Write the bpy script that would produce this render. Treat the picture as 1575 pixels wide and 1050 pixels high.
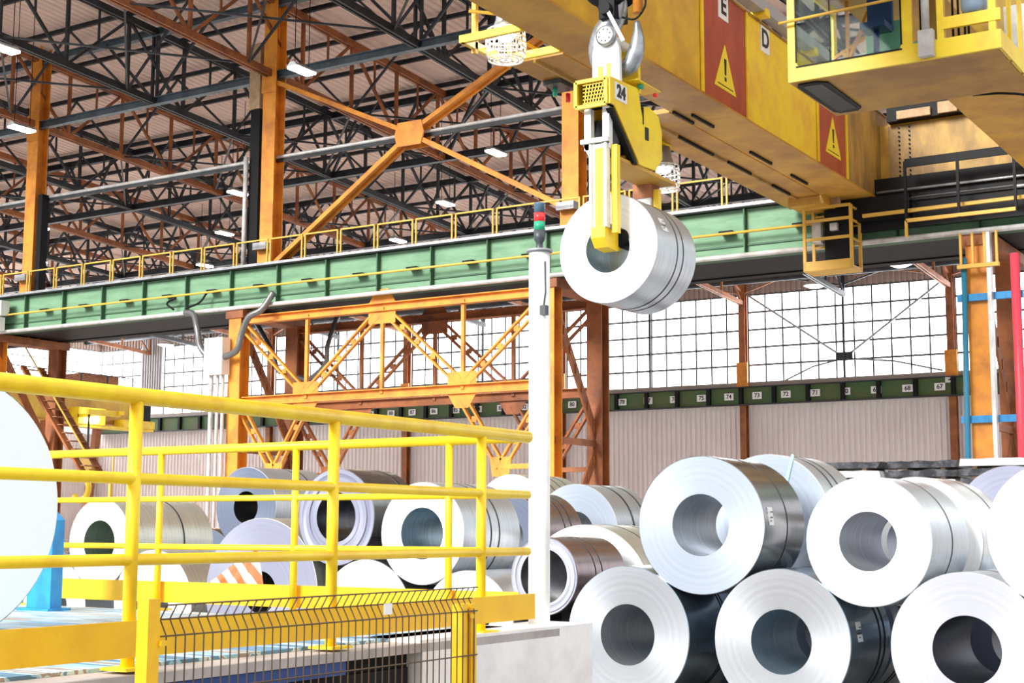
import bpy, bmesh, math, random
from mathutils import Vector, Matrix
for o in list(bpy.data.objects): bpy.data.objects.remove(o)
S = bpy.context.scene
COL = S.collection
PI = math.pi
random.seed(7)

# ------------------------------------------------------------------ camera
CH = 2.05
cam = bpy.data.objects.new('camera', bpy.data.cameras.new('camera'))
COL.objects.link(cam)
Mw = Matrix(((0.84716452, 0.06517558, 0.52731813), (0.53131996, -0.11021363, -0.83997146), (0.00337201, 0.99176867, -0.12799816))).to_4x4()
Mw.translation = (0, 0, CH)
cam.matrix_world = Mw
cam.data.sensor_fit = 'HORIZONTAL'; cam.data.sensor_width = 36; cam.data.lens = 51.041
cam.data.clip_start = .1; cam.data.clip_end = 400
S.camera = cam
# ------------------------------------------------------------------ daylight
wd = bpy.data.worlds.new('sky'); S.world = wd; wd.use_nodes = True
wn = wd.node_tree
bgn = wn.nodes['Background']; bgn.inputs[1].default_value = 1.15
tc = wn.nodes.new('ShaderNodeTexCoord'); sx = wn.nodes.new('ShaderNodeSeparateXYZ'); wr = wn.nodes.new('ShaderNodeValToRGB')
wn.links.new(tc.outputs['Generated'], sx.inputs[0]); wn.links.new(sx.outputs['Z'], wr.inputs[0]); wn.links.new(wr.outputs[0], bgn.inputs[0])
wr.color_ramp.elements[0].position = 0.0; wr.color_ramp.elements[0].color = (.45, .45, .46, 1)
wr.color_ramp.elements[1].position = .5; wr.color_ramp.elements[1].color = (1, 1, 1, 1)
e = wr.color_ramp.elements.new(.12); e.color = (.88, .90, .94, 1)
sun = bpy.data.objects.new('daylight_sun', bpy.data.lights.new('daylight_sun', 'SUN')); COL.objects.link(sun)
sun.data.energy = 4.1; sun.data.angle = math.radians(22); sun.data.color = (1, .985, .95)
sun.rotation_euler = Vector((.22, .86, -.46)).to_track_quat('-Z', 'Y').to_euler()
S.view_settings.view_transform = 'Standard'; S.view_settings.look = 'None'
S.view_settings.exposure = .35; S.view_settings.gamma = 1; S.view_settings.use_curve_mapping = False

# ------------------------------------------------------------------ materials
def mat(name, col, rough=.5, metal=0.0, dirt=None, amt=.3, scale=3., emit=0, bump=0, spec=.5, stretch=None, aniso=0, tangent=None):
    m = bpy.data.materials.new(name); m.use_nodes = True
    nt = m.node_tree; b = nt.nodes['Principled BSDF']
    b.inputs['Roughness'].default_value = rough; b.inputs['Metallic'].default_value = metal
    b.inputs['Specular IOR Level'].default_value = spec
    b.inputs['Base Color'].default_value = (*col, 1)
    if emit:
        b.inputs['Emission Color'].default_value = (*col, 1); b.inputs['Emission Strength'].default_value = emit
    if aniso:
        b.inputs['Anisotropic'].default_value = aniso
        t = nt.nodes.new('ShaderNodeTangent'); t.direction_type = 'RADIAL'; t.axis = tangent
        nt.links.new(t.outputs[0], b.inputs['Tangent'])
    if dirt or bump:
        g = nt.nodes.new('ShaderNodeNewGeometry'); mp = nt.nodes.new('ShaderNodeMapping')
        mp.inputs['Scale'].default_value = stretch or (1, 1, 1)
        n = nt.nodes.new('ShaderNodeTexNoise'); n.inputs['Scale'].default_value = scale; n.inputs['Detail'].default_value = 6
        n.inputs['Roughness'].default_value = .65
        nt.links.new(g.outputs['Position'], mp.inputs[0]); nt.links.new(mp.outputs[0], n.inputs['Vector'])
        if dirt:
            r = nt.nodes.new('ShaderNodeValToRGB')
            r.color_ramp.elements[0].position = .62 - amt * .5; r.color_ramp.elements[0].color = (*dirt, 1)
            r.color_ramp.elements[1].position = .68 - amt * .25; r.color_ramp.elements[1].color = (*col, 1)
            r.color_ramp.elements[0].position = max(.1, .5 - (1 - amt) * .25); r.color_ramp.elements[1].position = min(.9, .5 + amt * .25)
            nt.links.new(n.outputs['Fac'], r.inputs[0]); nt.links.new(r.outputs[0], b.inputs['Base Color'])
        if bump:
            bp = nt.nodes.new('ShaderNodeBump'); bp.inputs['Strength'].default_value = bump; bp.inputs['Distance'].default_value = .02
            nt.links.new(n.outputs['Fac'], bp.inputs['Height']); nt.links.new(bp.outputs[0], b.inputs['Normal'])
    return m

M = {}
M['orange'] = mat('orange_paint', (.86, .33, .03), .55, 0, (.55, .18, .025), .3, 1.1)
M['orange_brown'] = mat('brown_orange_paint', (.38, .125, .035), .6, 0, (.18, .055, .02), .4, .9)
M['dark_steel'] = mat('dark_blue_steel', (.028, .034, .042), .5, 0, (.012, .012, .014), .4, 1.)
M['blue_chord'] = mat('blue_grey_steel', (.11, .15, .18), .5, 0, (.05, .06, .07), .4, 1.)
M['black'] = mat('black_steel', (.006, .006, .007), .55, spec=.2)
M['green'] = mat('green_paint', (.115, .25, .135), .6, 0, (.18, .34, .20), .6, 1.6, stretch=(.5, .5, 2.5))
M['dark_green'] = mat('dark_green_paint', (.045, .12, .06), .6)
M['far_green'] = mat('far_green_paint', (.055, .13, .04), .6, 0, (.10, .12, .035), .5, .5)
M['yellow'] = mat('safety_yellow', (.96, .68, .012), .42, 0, (.85, .50, .01), .25, 5.)
M['fence_yellow'] = mat('fence_yellow', (.93, .54, .01), .45, 0, (.85, .45, .01), .25, 5.)
M['rail_ochre'] = mat('handrail_ochre', (.72, .42, .06), .5)
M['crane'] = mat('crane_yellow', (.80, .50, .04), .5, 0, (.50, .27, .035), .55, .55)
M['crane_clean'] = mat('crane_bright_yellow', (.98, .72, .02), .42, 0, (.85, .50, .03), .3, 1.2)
M['crane_under'] = mat('crane_underside_shade', (.66, .36, .045), .55, 0, (.40, .19, .04), .45, .5)  # crane yellow with the shade of the undersides put into the colour
M['crane_dirty'] = mat('crane_rusty_yellow', (.56, .34, .08), .6, 0, (.24, .14, .05), .55, 1.1, stretch=(1, 1, .4))
M['red_brown'] = mat('red_brown_panel', (.46, .085, .035), .5, 0, (.36, .06, .03), .4, 2., stretch=(1, 1, .3))
M['sign_yellow'] = mat('sign_yellow', (.95, .75, .03), .4)
M['white_paint'] = mat('white_paint', (.86, .86, .84), .45, 0, (.7, .7, .69), .2, 4.)
M['white'] = mat('white_plate', (.88, .88, .86), .5)
M['ink'] = mat('black_ink', (.01, .01, .012), .5)
M['grey'] = mat('grey_metal', (.42, .43, .44), .4, .5, (.28, .28, .29), .3, 3.)
M['pipe_grey'] = mat('pale_conduit', (.68, .67, .66), .4, .2, (.45, .43, .41), .3, 2.)
M['duct'] = mat('black_and_grey_duct', (.20, .20, .20), .35, .6)
M['hook_steel'] = mat('hook_grey_steel', (.42, .45, .48), .35, .7, (.25, .26, .28), .4, 8.)
M['rust'] = mat('rusty_iron', (.42, .16, .06), .65, 0, (.25, .09, .04), .5, 5.)
M['deck'] = mat('roof_deck', (.90, .70, .60), .7, 0, (.82, .62, .53), .4, .15)
M['clad'] = mat('pale_cladding', (.93, .85, .83), .5, 0, (.86, .77, .75), .4, .2)
M['clad_brown'] = mat('brown_cladding', (.42, .33, .29), .6)
M['clad_grey'] = mat('grey_cladding', (.40, .39, .40), .55)
M['ledge'] = mat('ledge_grey', (.36, .30, .26), .6)
M['win'] = mat('translucent_panel', (.96, .98, 1.0), .4, 0, emit=6.5)
M['mullion'] = mat('dark_mullion', (.10, .10, .10), .6)
M['lamp'] = mat('lamp_diffuser', (1, .98, .93), .4, 0, emit=24)
M['bulb'] = mat('floodlight_bulb', (1, .97, .9), .4, 0, emit=40)
M['soft'] = mat('domed_lamp_glass', (1, .99, .96), .4, 0, emit=2.2)
M['floor'] = mat('floor_concrete', (.23, .22, .21), .6, 0, (.12, .115, .11), .5, .8)
M['slab'] = mat('grey_slab_edge', (.50, .45, .43), .7, 0, (.34, .30, .29), .4, 3.)
M['floor_bounce'] = mat('bounce_floor_concrete', (.76, .73, .71), .6, 0, (.62, .60, .58), .5, .5)  # unseen far-bay floor, made pale to bounce light up to the roof
M['concrete'] = mat('pale_concrete', (.90, .88, .87), .7, 0, (.74, .70, .68), .2, 2.2)
M['cavity'] = mat('pit_lining_shade', (.012, .012, .012), .9)  # near-black puts the shade inside the pit into the colour
M['blue'] = mat('blue_paint', (.02, .30, .66), .45, 0, (.02, .2, .5), .3, 6.)
M['navy'] = mat('navy_paint', (.02, .06, .22), .5)
M['teal_pipe'] = mat('teal_pipe', (.03, .22, .36), .45)
M['red_pipe'] = mat('red_pipe', (.72, .07, .11), .4)
M['teal'] = mat('teal_cabinet', (.26, .62, .50), .5)
M['bin'] = mat('blue_grey_bin', (.25, .34, .46), .4)
M['strap'] = mat('black_strap', (.014, .014, .016), .4)
M['tealstrap'] = mat('pale_teal_strap', (.35, .75, .68), .5)
M['wrap'] = mat('white_wrapping', (.80, .80, .82), .35, 0, (.55, .55, .58), .35, 6., bump=.6)
M['dark_wrap'] = mat('dark_wrapping', (.02, .02, .028), .3, 0, (.2, .2, .22), .15, 5., bump=.4)
M['timber'] = mat('pale_timber', (.55, .38, .22), .7, 0, (.4, .26, .14), .5, 4.)
M['wire'] = mat('fence_wire', (.10, .06, .03), .5)
M['red_lens'] = mat('red_lens', (.75, .03, .03), .2, 0, emit=.15)
M['green_lens'] = mat('green_lens', (.02, .33, .18), .2, 0, emit=.1)
M['clear_lens'] = mat('grey_blue_lens', (.08, .15, .22), .15)
M['plum'] = mat('dark_housing', (.05, .06, .07), .4)
def glass(name, tint, a=.25):
    m = bpy.data.materials.new(name); m.use_nodes = True; nt = m.node_tree
    out = nt.nodes['Material Output']; nt.nodes.remove(nt.nodes['Principled BSDF'])
    t = nt.nodes.new('ShaderNodeBsdfTransparent'); t.inputs[0].default_value = (*tint, 1)
    g = nt.nodes.new('ShaderNodeBsdfGlossy'); g.inputs['Roughness'].default_value = .03
    f = nt.nodes.new('ShaderNodeMixShader'); f.inputs[0].default_value = a
    nt.links.new(t.outputs[0], f.inputs[1]); nt.links.new(g.outputs[0], f.inputs[2]); nt.links.new(f.outputs[0], out.inputs[0])
    return m
M['glass'] = glass('cab_glass', (.84, .92, .90), .002)
M['floor_glass'] = glass('floor_window_glass', (.10, .16, .15), .12)
def stripes(name, cols, scale, axis):
    m = bpy.data.materials.new(name); m.use_nodes = True; nt = m.node_tree; b = nt.nodes['Principled BSDF']
    b.inputs['Roughness'].default_value = .5
    g = nt.nodes.new('ShaderNodeNewGeometry'); mp = nt.nodes.new('ShaderNodeMapping')
    mp.inputs['Scale'].default_value = (.05, 1, 1) if axis == 'Y' else (1, .25, 1)
    n = nt.nodes.new('ShaderNodeTexNoise'); n.inputs['Scale'].default_value = scale; n.inputs['Detail'].default_value = 3
    if axis == 'T': mp.inputs['Scale'].default_value = (1, 1, 1)
    r = nt.nodes.new('ShaderNodeValToRGB'); r.color_ramp.interpolation = 'CONSTANT'
    k = len(cols)
    for i, c in enumerate(cols):
        e = r.color_ramp.elements[i] if i < 2 else r.color_ramp.elements.new(.9)
    for i, c in enumerate(cols):
        e = r.color_ramp.elements[i]; e.position = 0 if i == 0 else .36 + .28 * i / k; e.color = (*c, 1)
    nt.links.new(g.outputs['Position'], mp.inputs[0]); nt.links.new(mp.outputs[0], n.inputs['Vector'])
    nt.links.new(n.outputs['Fac'], r.inputs[0]); nt.links.new(r.outputs[0], b.inputs['Base Color'])
    return m
M['deckblue'] = stripes('blue_painted_boards', [(.10, .22, .36), (.30, .58, .82), (.52, .72, .86), (.36, .30, .27), (.62, .80, .90), (.12, .30, .50)], 7., 'Y')
def tarp_mat():
    m = bpy.data.materials.new('orange_white_stripes'); m.use_nodes = True; nt = m.node_tree; b = nt.nodes['Principled BSDF']
    b.inputs['Roughness'].default_value = .5
    tc = nt.nodes.new('ShaderNodeTexCoord'); w = nt.nodes.new('ShaderNodeTexWave'); w.wave_type = 'BANDS'; w.bands_direction = 'DIAGONAL'
    w.inputs['Scale'].default_value = 3.6; w.inputs['Distortion'].default_value = 1.5
    r = nt.nodes.new('ShaderNodeValToRGB'); r.color_ramp.interpolation = 'CONSTANT'
    r.color_ramp.elements[0].color = (.88, .20, .08, 1); r.color_ramp.elements[1].position = .5; r.color_ramp.elements[1].color = (.88, .84, .80, 1)
    nt.links.new(tc.outputs['Object'], w.inputs['Vector']); nt.links.new(w.outputs['Fac'], r.inputs[0]); nt.links.new(r.outputs[0], b.inputs['Base Color'])
    return m
M['tarp'] = tarp_mat()

def coil_face(name, col, rough=.34, metal=.55):
    """end face of a coil: thousands of sheet edges, so an anisotropic ring finish"""
    m = bpy.data.materials.new(name); m.use_nodes = True; nt = m.node_tree; b = nt.nodes['Principled BSDF']
    b.inputs['Metallic'].default_value = metal; b.inputs['Roughness'].default_value = rough; b.inputs['Base Color'].default_value = (*col, 1)
    b.inputs['Anisotropic'].default_value = .6
    t = nt.nodes.new('ShaderNodeTangent'); t.direction_type = 'RADIAL'; t.axis = 'Y'; nt.links.new(t.outputs[0], b.inputs['Tangent'])
    tc = nt.nodes.new('ShaderNodeTexCoord'); mp = nt.nodes.new('ShaderNodeMapping'); mp.inputs['Scale'].default_value = (1, 0, 1)
    ln = nt.nodes.new('ShaderNodeVectorMath'); ln.operation = 'LENGTH'
    n = nt.nodes.new('ShaderNodeTexNoise'); n.noise_dimensions = '1D'; n.inputs['Scale'].default_value = 26; n.inputs['Detail'].default_value = 5
    mr = nt.nodes.new('ShaderNodeMapRange'); mr.inputs['From Min'].default_value = .25; mr.inputs['From Max'].default_value = .75
    mr.inputs['To Min'].default_value = .93; mr.inputs['To Max'].default_value = 1.04
    mx = nt.nodes.new('ShaderNodeVectorMath'); mx.operation = 'SCALE'; mx.inputs[0].default_value = col
    L = nt.links.new
    L(tc.outputs['Object'], mp.inputs[0]); L(mp.outputs[0], ln.inputs[0]); L(ln.outputs['Value'], n.inputs['W']); L(n.outputs['Fac'], mr.inputs[0])
    L(mr.outputs[0], mx.inputs['Scale']); L(mx.outputs[0], b.inputs['Base Color'])
    return m
def coil_side(name, col, rough=.24, metal=.9):
    m = bpy.data.materials.new(name); m.use_nodes = True; nt = m.node_tree; b = nt.nodes['Principled BSDF']
    b.inputs['Metallic'].default_value = metal; b.inputs['Roughness'].default_value = rough
    b.inputs['Anisotropic'].default_value = .4
    t = nt.nodes.new('ShaderNodeTangent'); t.direction_type = 'RADIAL'; t.axis = 'Y'; nt.links.new(t.outputs[0], b.inputs['Tangent'])
    tc = nt.nodes.new('ShaderNodeTexCoord'); mp = nt.nodes.new('ShaderNodeMapping'); mp.inputs['Scale'].default_value = (.6, 14, .6)
    n = nt.nodes.new('ShaderNodeTexNoise'); n.inputs['Scale'].default_value = 2.4; n.inputs['Detail'].default_value = 4
    mr = nt.nodes.new('ShaderNodeMapRange'); mr.inputs['From Min'].default_value = .3; mr.inputs['From Max'].default_value = .7
    mr.inputs['To Min'].default_value = .8; mr.inputs['To Max'].default_value = 1.05
    mx = nt.nodes.new('ShaderNodeVectorMath'); mx.operation = 'SCALE'; mx.inputs[0].default_value = col
    L = nt.links.new
    L(tc.outputs['Object'], mp.inputs[0]); L(mp.outputs[0], n.inputs['Vector']); L(n.outputs['Fac'], mr.inputs[0])
    L(mr.outputs[0], mx.inputs['Scale']); L(mx.outputs[0], b.inputs['Base Color'])
    return m
FACE = {'white': coil_face('coil_face_white', (.93, .94, .95), .42, .15), 'blue': coil_face('coil_face_blue', (.37, .42, .50), .42, .25), 'lav': coil_face('coil_face_lavender', (.30, .31, .41), .42, .25),
        'pale': coil_face('coil_face_pale_lavender', (.45, .46, .53), .42, .25), 'grey': coil_face('coil_face_grey', (.16, .19, .27), .42, .25),
        'silver': coil_face('coil_face_silver', (.62, .65, .70), .26, .8)}
SIDE = {'silver': coil_side('coil_wrap_silver', (.66, .70, .74), .33, .7), 'bright': coil_side('coil_wrap_bright', (.90, .93, .94), .3),
        'dark': coil_side('coil_wrap_dark', (.30, .30, .31), .2), 'brown': coil_side('coil_wrap_mauve', (.42, .33, .34), .24),
        'blue': coil_side('coil_wrap_blue', (.38, .48, .56), .22), 'warm': coil_side('coil_wrap_warm', (.78, .78, .70), .33, .7)}
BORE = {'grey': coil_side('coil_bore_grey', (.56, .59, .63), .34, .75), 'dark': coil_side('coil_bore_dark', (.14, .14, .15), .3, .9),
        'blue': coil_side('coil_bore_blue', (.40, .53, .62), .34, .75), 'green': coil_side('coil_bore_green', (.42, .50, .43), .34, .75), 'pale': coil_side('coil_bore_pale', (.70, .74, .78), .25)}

# ------------------------------------------------------------------ mesh helpers
class MB:
    def __init__(s): s.bm = bmesh.new()
    def box(s, x0, x1, y0, y1, z0, z1, mi=0):
        v = [s.bm.verts.new((x, y, z)) for x in (x0, x1) for y in (y0, y1) for z in (z0, z1)]
        for f in ((0, 1, 3, 2), (4, 6, 7, 5), (0, 4, 5, 1), (2, 3, 7, 6), (0, 2, 6, 4), (1, 5, 7, 3)):
            s.bm.faces.new([v[i] for i in f]).material_index = mi
        return s
    def poly(s, pts, mi=0):
        s.bm.faces.new([s.bm.verts.new(p) for p in pts]).material_index = mi; return s
    def frame(s, p, q, up):
        p, q = Vector(p), Vector(q); d = (q - p).normalized(); up = Vector(up)
        if abs(d.dot(up)) > .98: up = Vector((1, 0, 0)) if abs(d.x) < .9 else Vector((0, 1, 0))
        a = d.cross(up).normalized(); b = a.cross(d).normalized()
        return p, q, a, b
    def sweep(s, p, q, prof, up=(0, 0, 1), mi=0):
        """closed profile [(a,b)] extruded from p to q"""
        p, q, a, b = s.frame(p, q, up)
        A = [s.bm.verts.new(p + a * u + b * v) for u, v in prof]; B = [s.bm.verts.new(q + a * u + b * v) for u, v in prof]
        n = len(prof)
        for i in range(n): s.bm.faces.new((A[i], A[(i + 1) % n], B[(i + 1) % n], B[i])).material_index = mi
        s.bm.faces.new(A[::-1]).material_index = mi; s.bm.faces.new(B).material_index = mi
        return s
    def bar(s, p, q, w, h, up=(0, 0, 1), mi=0):
        w /= 2; h /= 2
        return s.sweep(p, q, [(-w, -h), (w, -h), (w, h), (-w, h)], up, mi)
    def ibeam(s, p, q, w, h, tf=.03, tw=.03, up=(0, 0, 1), mi=0):
        w /= 2; h /= 2; t = tw / 2
        return s.sweep(p, q, [(-w, -h), (w, -h), (w, -h + tf), (t, -h + tf), (t, h - tf), (w, h - tf), (w, h), (-w, h), (-w, h - tf), (-t, h - tf), (-t, -h + tf), (-w, -h + tf)], up, mi)
    def tube(s, p, q, r, n=12, r2=None, mi=0):
        r2 = r if r2 is None else r2
        p, q, a, b = s.frame(p, q, (0, 0, 1))
        A = []; B = []
        for i in range(n):
            t = 2 * PI * i / n; c, d = math.cos(t), math.sin(t)
            A.append(s.bm.verts.new(p + (a * c + b * d) * r)); B.append(s.bm.verts.new(q + (a * c + b * d) * r2))
        for i in range(n):
            f = s.bm.faces.new((A[i], A[(i + 1) % n], B[(i + 1) % n], B[i])); f.smooth = True; f.material_index = mi
        s.bm.faces.new(A[::-1]).material_index = mi; s.bm.faces.new(B).material_index = mi
        return s
    def path(s, pts, r, n=10, mi=0):
        pts = [Vector(p) for p in pts]; rings = []
        up = Vector((.13, .31, .94)).normalized()
        for i, p in enumerate(pts):
            d = (pts[min(i + 1, len(pts) - 1)] - pts[max(i - 1, 0)]).normalized()
            a = d.cross(up).normalized(); b = a.cross(d)
            rr = r[i] if isinstance(r, (list, tuple)) else r
            rings.append([s.bm.verts.new(p + (a * math.cos(2 * PI * k / n) + b * math.sin(2 * PI * k / n)) * rr) for k in range(n)])
        for A, B in zip(rings, rings[1:]):
            for k in range(n):
                f = s.bm.faces.new((A[k], A[(k + 1) % n], B[(k + 1) % n], B[k])); f.smooth = True; f.material_index = mi
        s.bm.faces.new(rings[0][::-1]).material_index = mi; s.bm.faces.new(rings[-1]).material_index = mi
        return s
    def prism(s, pts, axis, a0, a1, mi=0):
        """polygon pts extruded along axis 'X' (pts are y,z) 'Y' (x,z) 'Z' (x,y)"""
        def P(u, v, a): return {'X': (a, u, v), 'Y': (u, a, v), 'Z': (u, v, a)}[axis]
        A = [s.bm.verts.new(P(u, v, a0)) for u, v in pts]; B = [s.bm.verts.new(P(u, v, a1)) for u, v in pts]; n = len(pts)
        for i in range(n): s.bm.faces.new((A[i], A[(i + 1) % n], B[(i + 1) % n], B[i])).material_index = mi
        s.bm.faces.new(A[::-1]).material_index = mi; s.bm.faces.new(B).material_index = mi
        return s
    def lathe(s, prof, c, axis='Z', n=48, mi=0, close=False, smooth=True):
        """prof [(r, t, mi)] revolved about axis through c"""
        rings = []
        for pr in prof:
            ring = []
            for k in range(n):
                u, v = pr[0] * math.cos(2 * PI * k / n), pr[0] * math.sin(2 * PI * k / n)
                p = {'Z': (u, v, pr[1]), 'Y': (u, pr[1], v), 'X': (pr[1], u, v)}[axis]
                ring.append(s.bm.verts.new((c[0] + p[0], c[1] + p[1], c[2] + p[2])))
            rings.append(ring)
        m = len(prof)
        for j in range(m if close else m - 1):
            A, B = rings[j], rings[(j + 1) % m]
            for k in range(n):
                f = s.bm.faces.new((A[k], A[(k + 1) % n], B[(k + 1) % n], B[k])); f.smooth = smooth
                f.material_index = prof[j][2] if len(prof[j]) > 2 else mi
        return s
    def build(s, name, m, parent=None, loc=None, rn=True):
        org = Vector(loc) if loc is not None else (Vector(parent['_o']) if parent is not None else Vector((0, 0, 0)))
        bmesh.ops.translate(s.bm, verts=s.bm.verts, vec=-org)
        if rn: bmesh.ops.recalc_face_normals(s.bm, faces=s.bm.faces)
        me = bpy.data.meshes.new(name); s.bm.to_mesh(me); s.bm.free()
        for x in (m if isinstance(m, (list, tuple)) else [m]): me.materials.append(x)
        o = bpy.data.objects.new(name, me); COL.objects.link(o)
        o['_o'] = list(org)
        if parent is not None: o.parent = parent
        else: o.location = org
        return o
def tag(o, label, cat, group=None):
    o['label'] = label; o['category'] = cat
    if group: o['group'] = group
    return o
def struct(o): o['kind'] = 'structure'; return o
def thing(name, label, cat, loc, group=None):
    o = bpy.data.objects.new(name, None); COL.objects.link(o); o.location = loc; o['_o'] = list(loc); o.empty_display_size = .2
    return tag(o, label, cat, group)
def dup(o, loc, label=None, parent=None):
    c = o.copy(); COL.objects.link(c)
    if parent is None: c.location = loc
    else: c.parent = parent
    if label: c['label'] = label
    for ch in [x for x in o.children]: dup(ch, None, None, c)
    return c
def text_mesh(txt, size, m, name, parent, loc, ux, uy, off=.0):
    """flat lettering extruded 6 mm, centred at loc, reading along ux, up along uy"""
    cu = bpy.data.curves.new('t', 'FONT'); cu.body = txt; cu.size = size; cu.extrude = .004; cu.align_x = 'CENTER'; cu.align_y = 'CENTER'; cu.offset = off
    to = bpy.data.objects.new('t', cu); COL.objects.link(to)
    dg = bpy.context.evaluated_depsgraph_get(); me = bpy.data.meshes.new_from_object(to.evaluated_get(dg))
    bpy.data.objects.remove(to)
    ux, uy = Vector(ux), Vector(uy); uz = ux.cross(uy); org = Vector(parent['_o'])
    for v in me.vertices: v.co = Vector(loc) - org + ux * v.co.x + uy * v.co.y + uz * v.co.z
    me.materials.clear(); me.materials.append(m)
    o = bpy.data.objects.new(name, me); COL.objects.link(o); o.parent = parent; o['_o'] = list(org)
    return o

FZ = .15   # floor level
# ------------------------------------------------------------------ setting: floor, walls, roof
X0, X1, YW = -92.2, 4.0, 83.0
struct(MB().box(X0 - 2, 22, -14, 30, FZ - .3, FZ).build('floor', M['floor']))
struct(MB().box(X0 - 2, 22, 30, YW + 1, FZ - .3, FZ).build('floor', M['floor_bounce']))
def zroof(y): return 21.86 + .063 * (39.3 - y)
def corrug(a0, a1, pitch, depth, fn):
    """trapezoid ribs between a0 and a1; fn(a, d, end) -> point"""
    mb = MB(); prev = None; a = a0
    seq = []
    while a < a1:
        for f, d in ((0, 0), (.42, 0), (.55, 1), (.87, 1)): seq.append((a + f * pitch, d * depth))
        a += pitch
    seq.append((a1, 0))
    for u, d in seq:
        c = (mb.bm.verts.new(fn(u, d, 0)), mb.bm.verts.new(fn(u, d, 1)))
        if prev: mb.bm.faces.new((prev[0], c[0], c[1], prev[1]))
        prev = c
    return mb
YR0, YR1 = 25.0, YW
struct(corrug(X0, X1, .36, .07, lambda u, d, e: (u, (YR0, YR1)[e], zroof((YR0, YR1)[e]) + d)).build('ceiling', M['deck']))
struct(corrug(X0, X1, .34, .13, lambda u, d, e: (u, YW - d, (FZ, 9.62)[e])).build('wall_back', M['clad']))
struct(corrug(X0, X1, .34, .13, lambda u, d, e: (u, YW - d, (16.45, zroof(YW))[e])).build('wall_back', M['clad_brown']))
struct(corrug(44, YW, .30, .06, lambda u, d, e: (X0 + d, u, (FZ, 9.62)[e])).build('wall_left', M['clad']))
struct(corrug(44, YW, .30, .06, lambda u, d, e: (X0 + d, u, (16.45, 24.2)[e])).build('wall_left', M['clad_brown']))
struct(MB().box(X0, X1, YW - .55, YW, 10.68, 10.98).build('trim_1', M['ledge']))
struct(MB().box(X0, X0 + .5, 44, YW - .6, 10.68, 10.98).build('trim_2', M['ledge']))
COLX = [-9.45, -22.35, -35.05, -47.95, -60.6, -73.3, -86.0]
# back wall glazing, one window per 12.7 m bay
edges = [X1, COLX[0], COLX[1], COLX[2], COLX[3], COLX[4], COLX[5], -85.0, X0]
for i in range(len(edges) - 1):
    b, a = edges[i] - (.2 if i else 0), edges[i + 1] + .2
    if i == len(edges) - 2: b = -87.2
    w = struct(MB().box(a, b, YW - .02, YW + .06, 10.98, 16.45).build('window_%d' % (i + 1), M['win']))
    g = MB()
    n = max(1, round((b - a) / 1.07))
    for k in range(n + 1): g.box(a + (b - a) * k / n - .05, a + (b - a) * k / n + .05, YW - .07, YW - .03, 10.98, 16.45)
    for k in range(6): g.box(a, b, YW - .11, YW - .03, 10.98 + k * 1.09 - .06, 10.98 + k * 1.09 + .06)
    g.build('window_mullions', M['mullion'], w)
w = struct(MB().box(X0 - .06, X0 + .02, 44, YW - .1, 10.98, 16.45).build('window_9', M['win']))
g = MB()
for k in range(36): g.box(X0 + .03, X0 + .07, 44 + k * 1.07, 44.04 + k * 1.07, 10.98, 16.45)
for k in range(6): g.box(X0 + .03, X0 + .1, 44, YW - .1, 10.98 + k * 1.09 - .035, 10.98 + k * 1.09 + .035)
g.build('window_mullions', M['mullion'], w)
struct(corrug(-87.2, -85.0, .27, .08, lambda u, d, e: (u, YW - .3 - d, (12.4, 18.6)[e])).build('trim_3', M['clad_grey']))

# ------------------------------------------------------------------ far wall columns, bracing and crane runway beam
for i, x in enumerate(COLX[:6]):
    t = thing('wall_column', ['brown wall column behind the right foreground column', 'brown-orange wall column at the right end of the numbered wall beam',
              'brown-orange wall column left of the cross-braced window', 'brown wall column behind the middle laced columns',
              'brown wall column seen below the green runway beam, left of the white switch box', 'leftmost brown wall column beyond the yellow rail'][i], 'column', (x, YW - .45, FZ), 'columns of the far wall')
    MB().ibeam((x, YW - .45, FZ), (x, YW - .45, 17.6), .42, .4, up=(0, 1, 0)).build('shaft', M['orange_brown'], t)
    MB().box(x - .35, x + .35, YW - .72, YW - .62, 10.3, 12.2).prism([(x - .45, 10.3), (x + .75, 10.3), (x + .3, 10.9), (x - .3, 10.9)], 'Y', YW - .8, YW - .73).build('bracket', M['orange'], t)
for j, x in enumerate([(COLX[i] + COLX[i + 1]) / 2 for i in range(5)]):
    o = MB().bar((x, YW - .3, 10.98), (x, YW - .3, 17.6), .13, .13).build('window_post', M['dark_steel'], None, (x, YW - .3, 10.98))
    tag(o, 'thin dark post at the middle of the %s' % ['right-hand far window', 'cross-braced far window', 'far window behind the hanging coil', 'far window behind the bracing truss', 'left far window'][j], 'post', 'window posts of the far wall')
xa, xb, xm = COLX[2], COLX[1], (COLX[1] + COLX[2]) / 2
t = thing('window_bracing', 'dark cross bracing with a centre plate in front of the bright far window', 'bracing', (xm, YW - .3, 12))
for p, q in (((xa, 16.6), (xm - .2, 12.3)), ((xb, 16.6), (xm + .2, 12.3))): MB().bar((p[0], YW - .25, p[1]), (q[0], YW - .25, q[1]), .1, .12).build('brace', M['grey'], t)
for p, q in (((xa + 2.6, 11.0), (xm - .2, 12.1)), ((xb - .6, 11.1), (xm + .2, 12.1))): MB().path([(p[0], YW - .25, p[1]), ((p[0] + q[0]) / 2, YW - .25, (p[1] + q[1]) / 2 + .2), (q[0], YW - .25, q[1])], .05).build('brace', M['dark_steel'], t)
MB().box(xm - .5, xm + .5, YW - .33, YW - .2, 12.0, 12.5).build('centre_plate', M['dark_steel'], t)
t = thing('runway_beam', 'dark green beam with white number plates along the far wall', 'crane beam', (-44, YW - .8, 9.6))
MB().box(X0 + .6, X1, YW - .82, YW - .78, 9.6, 10.66).build('web', M['far_green'], t)
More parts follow.
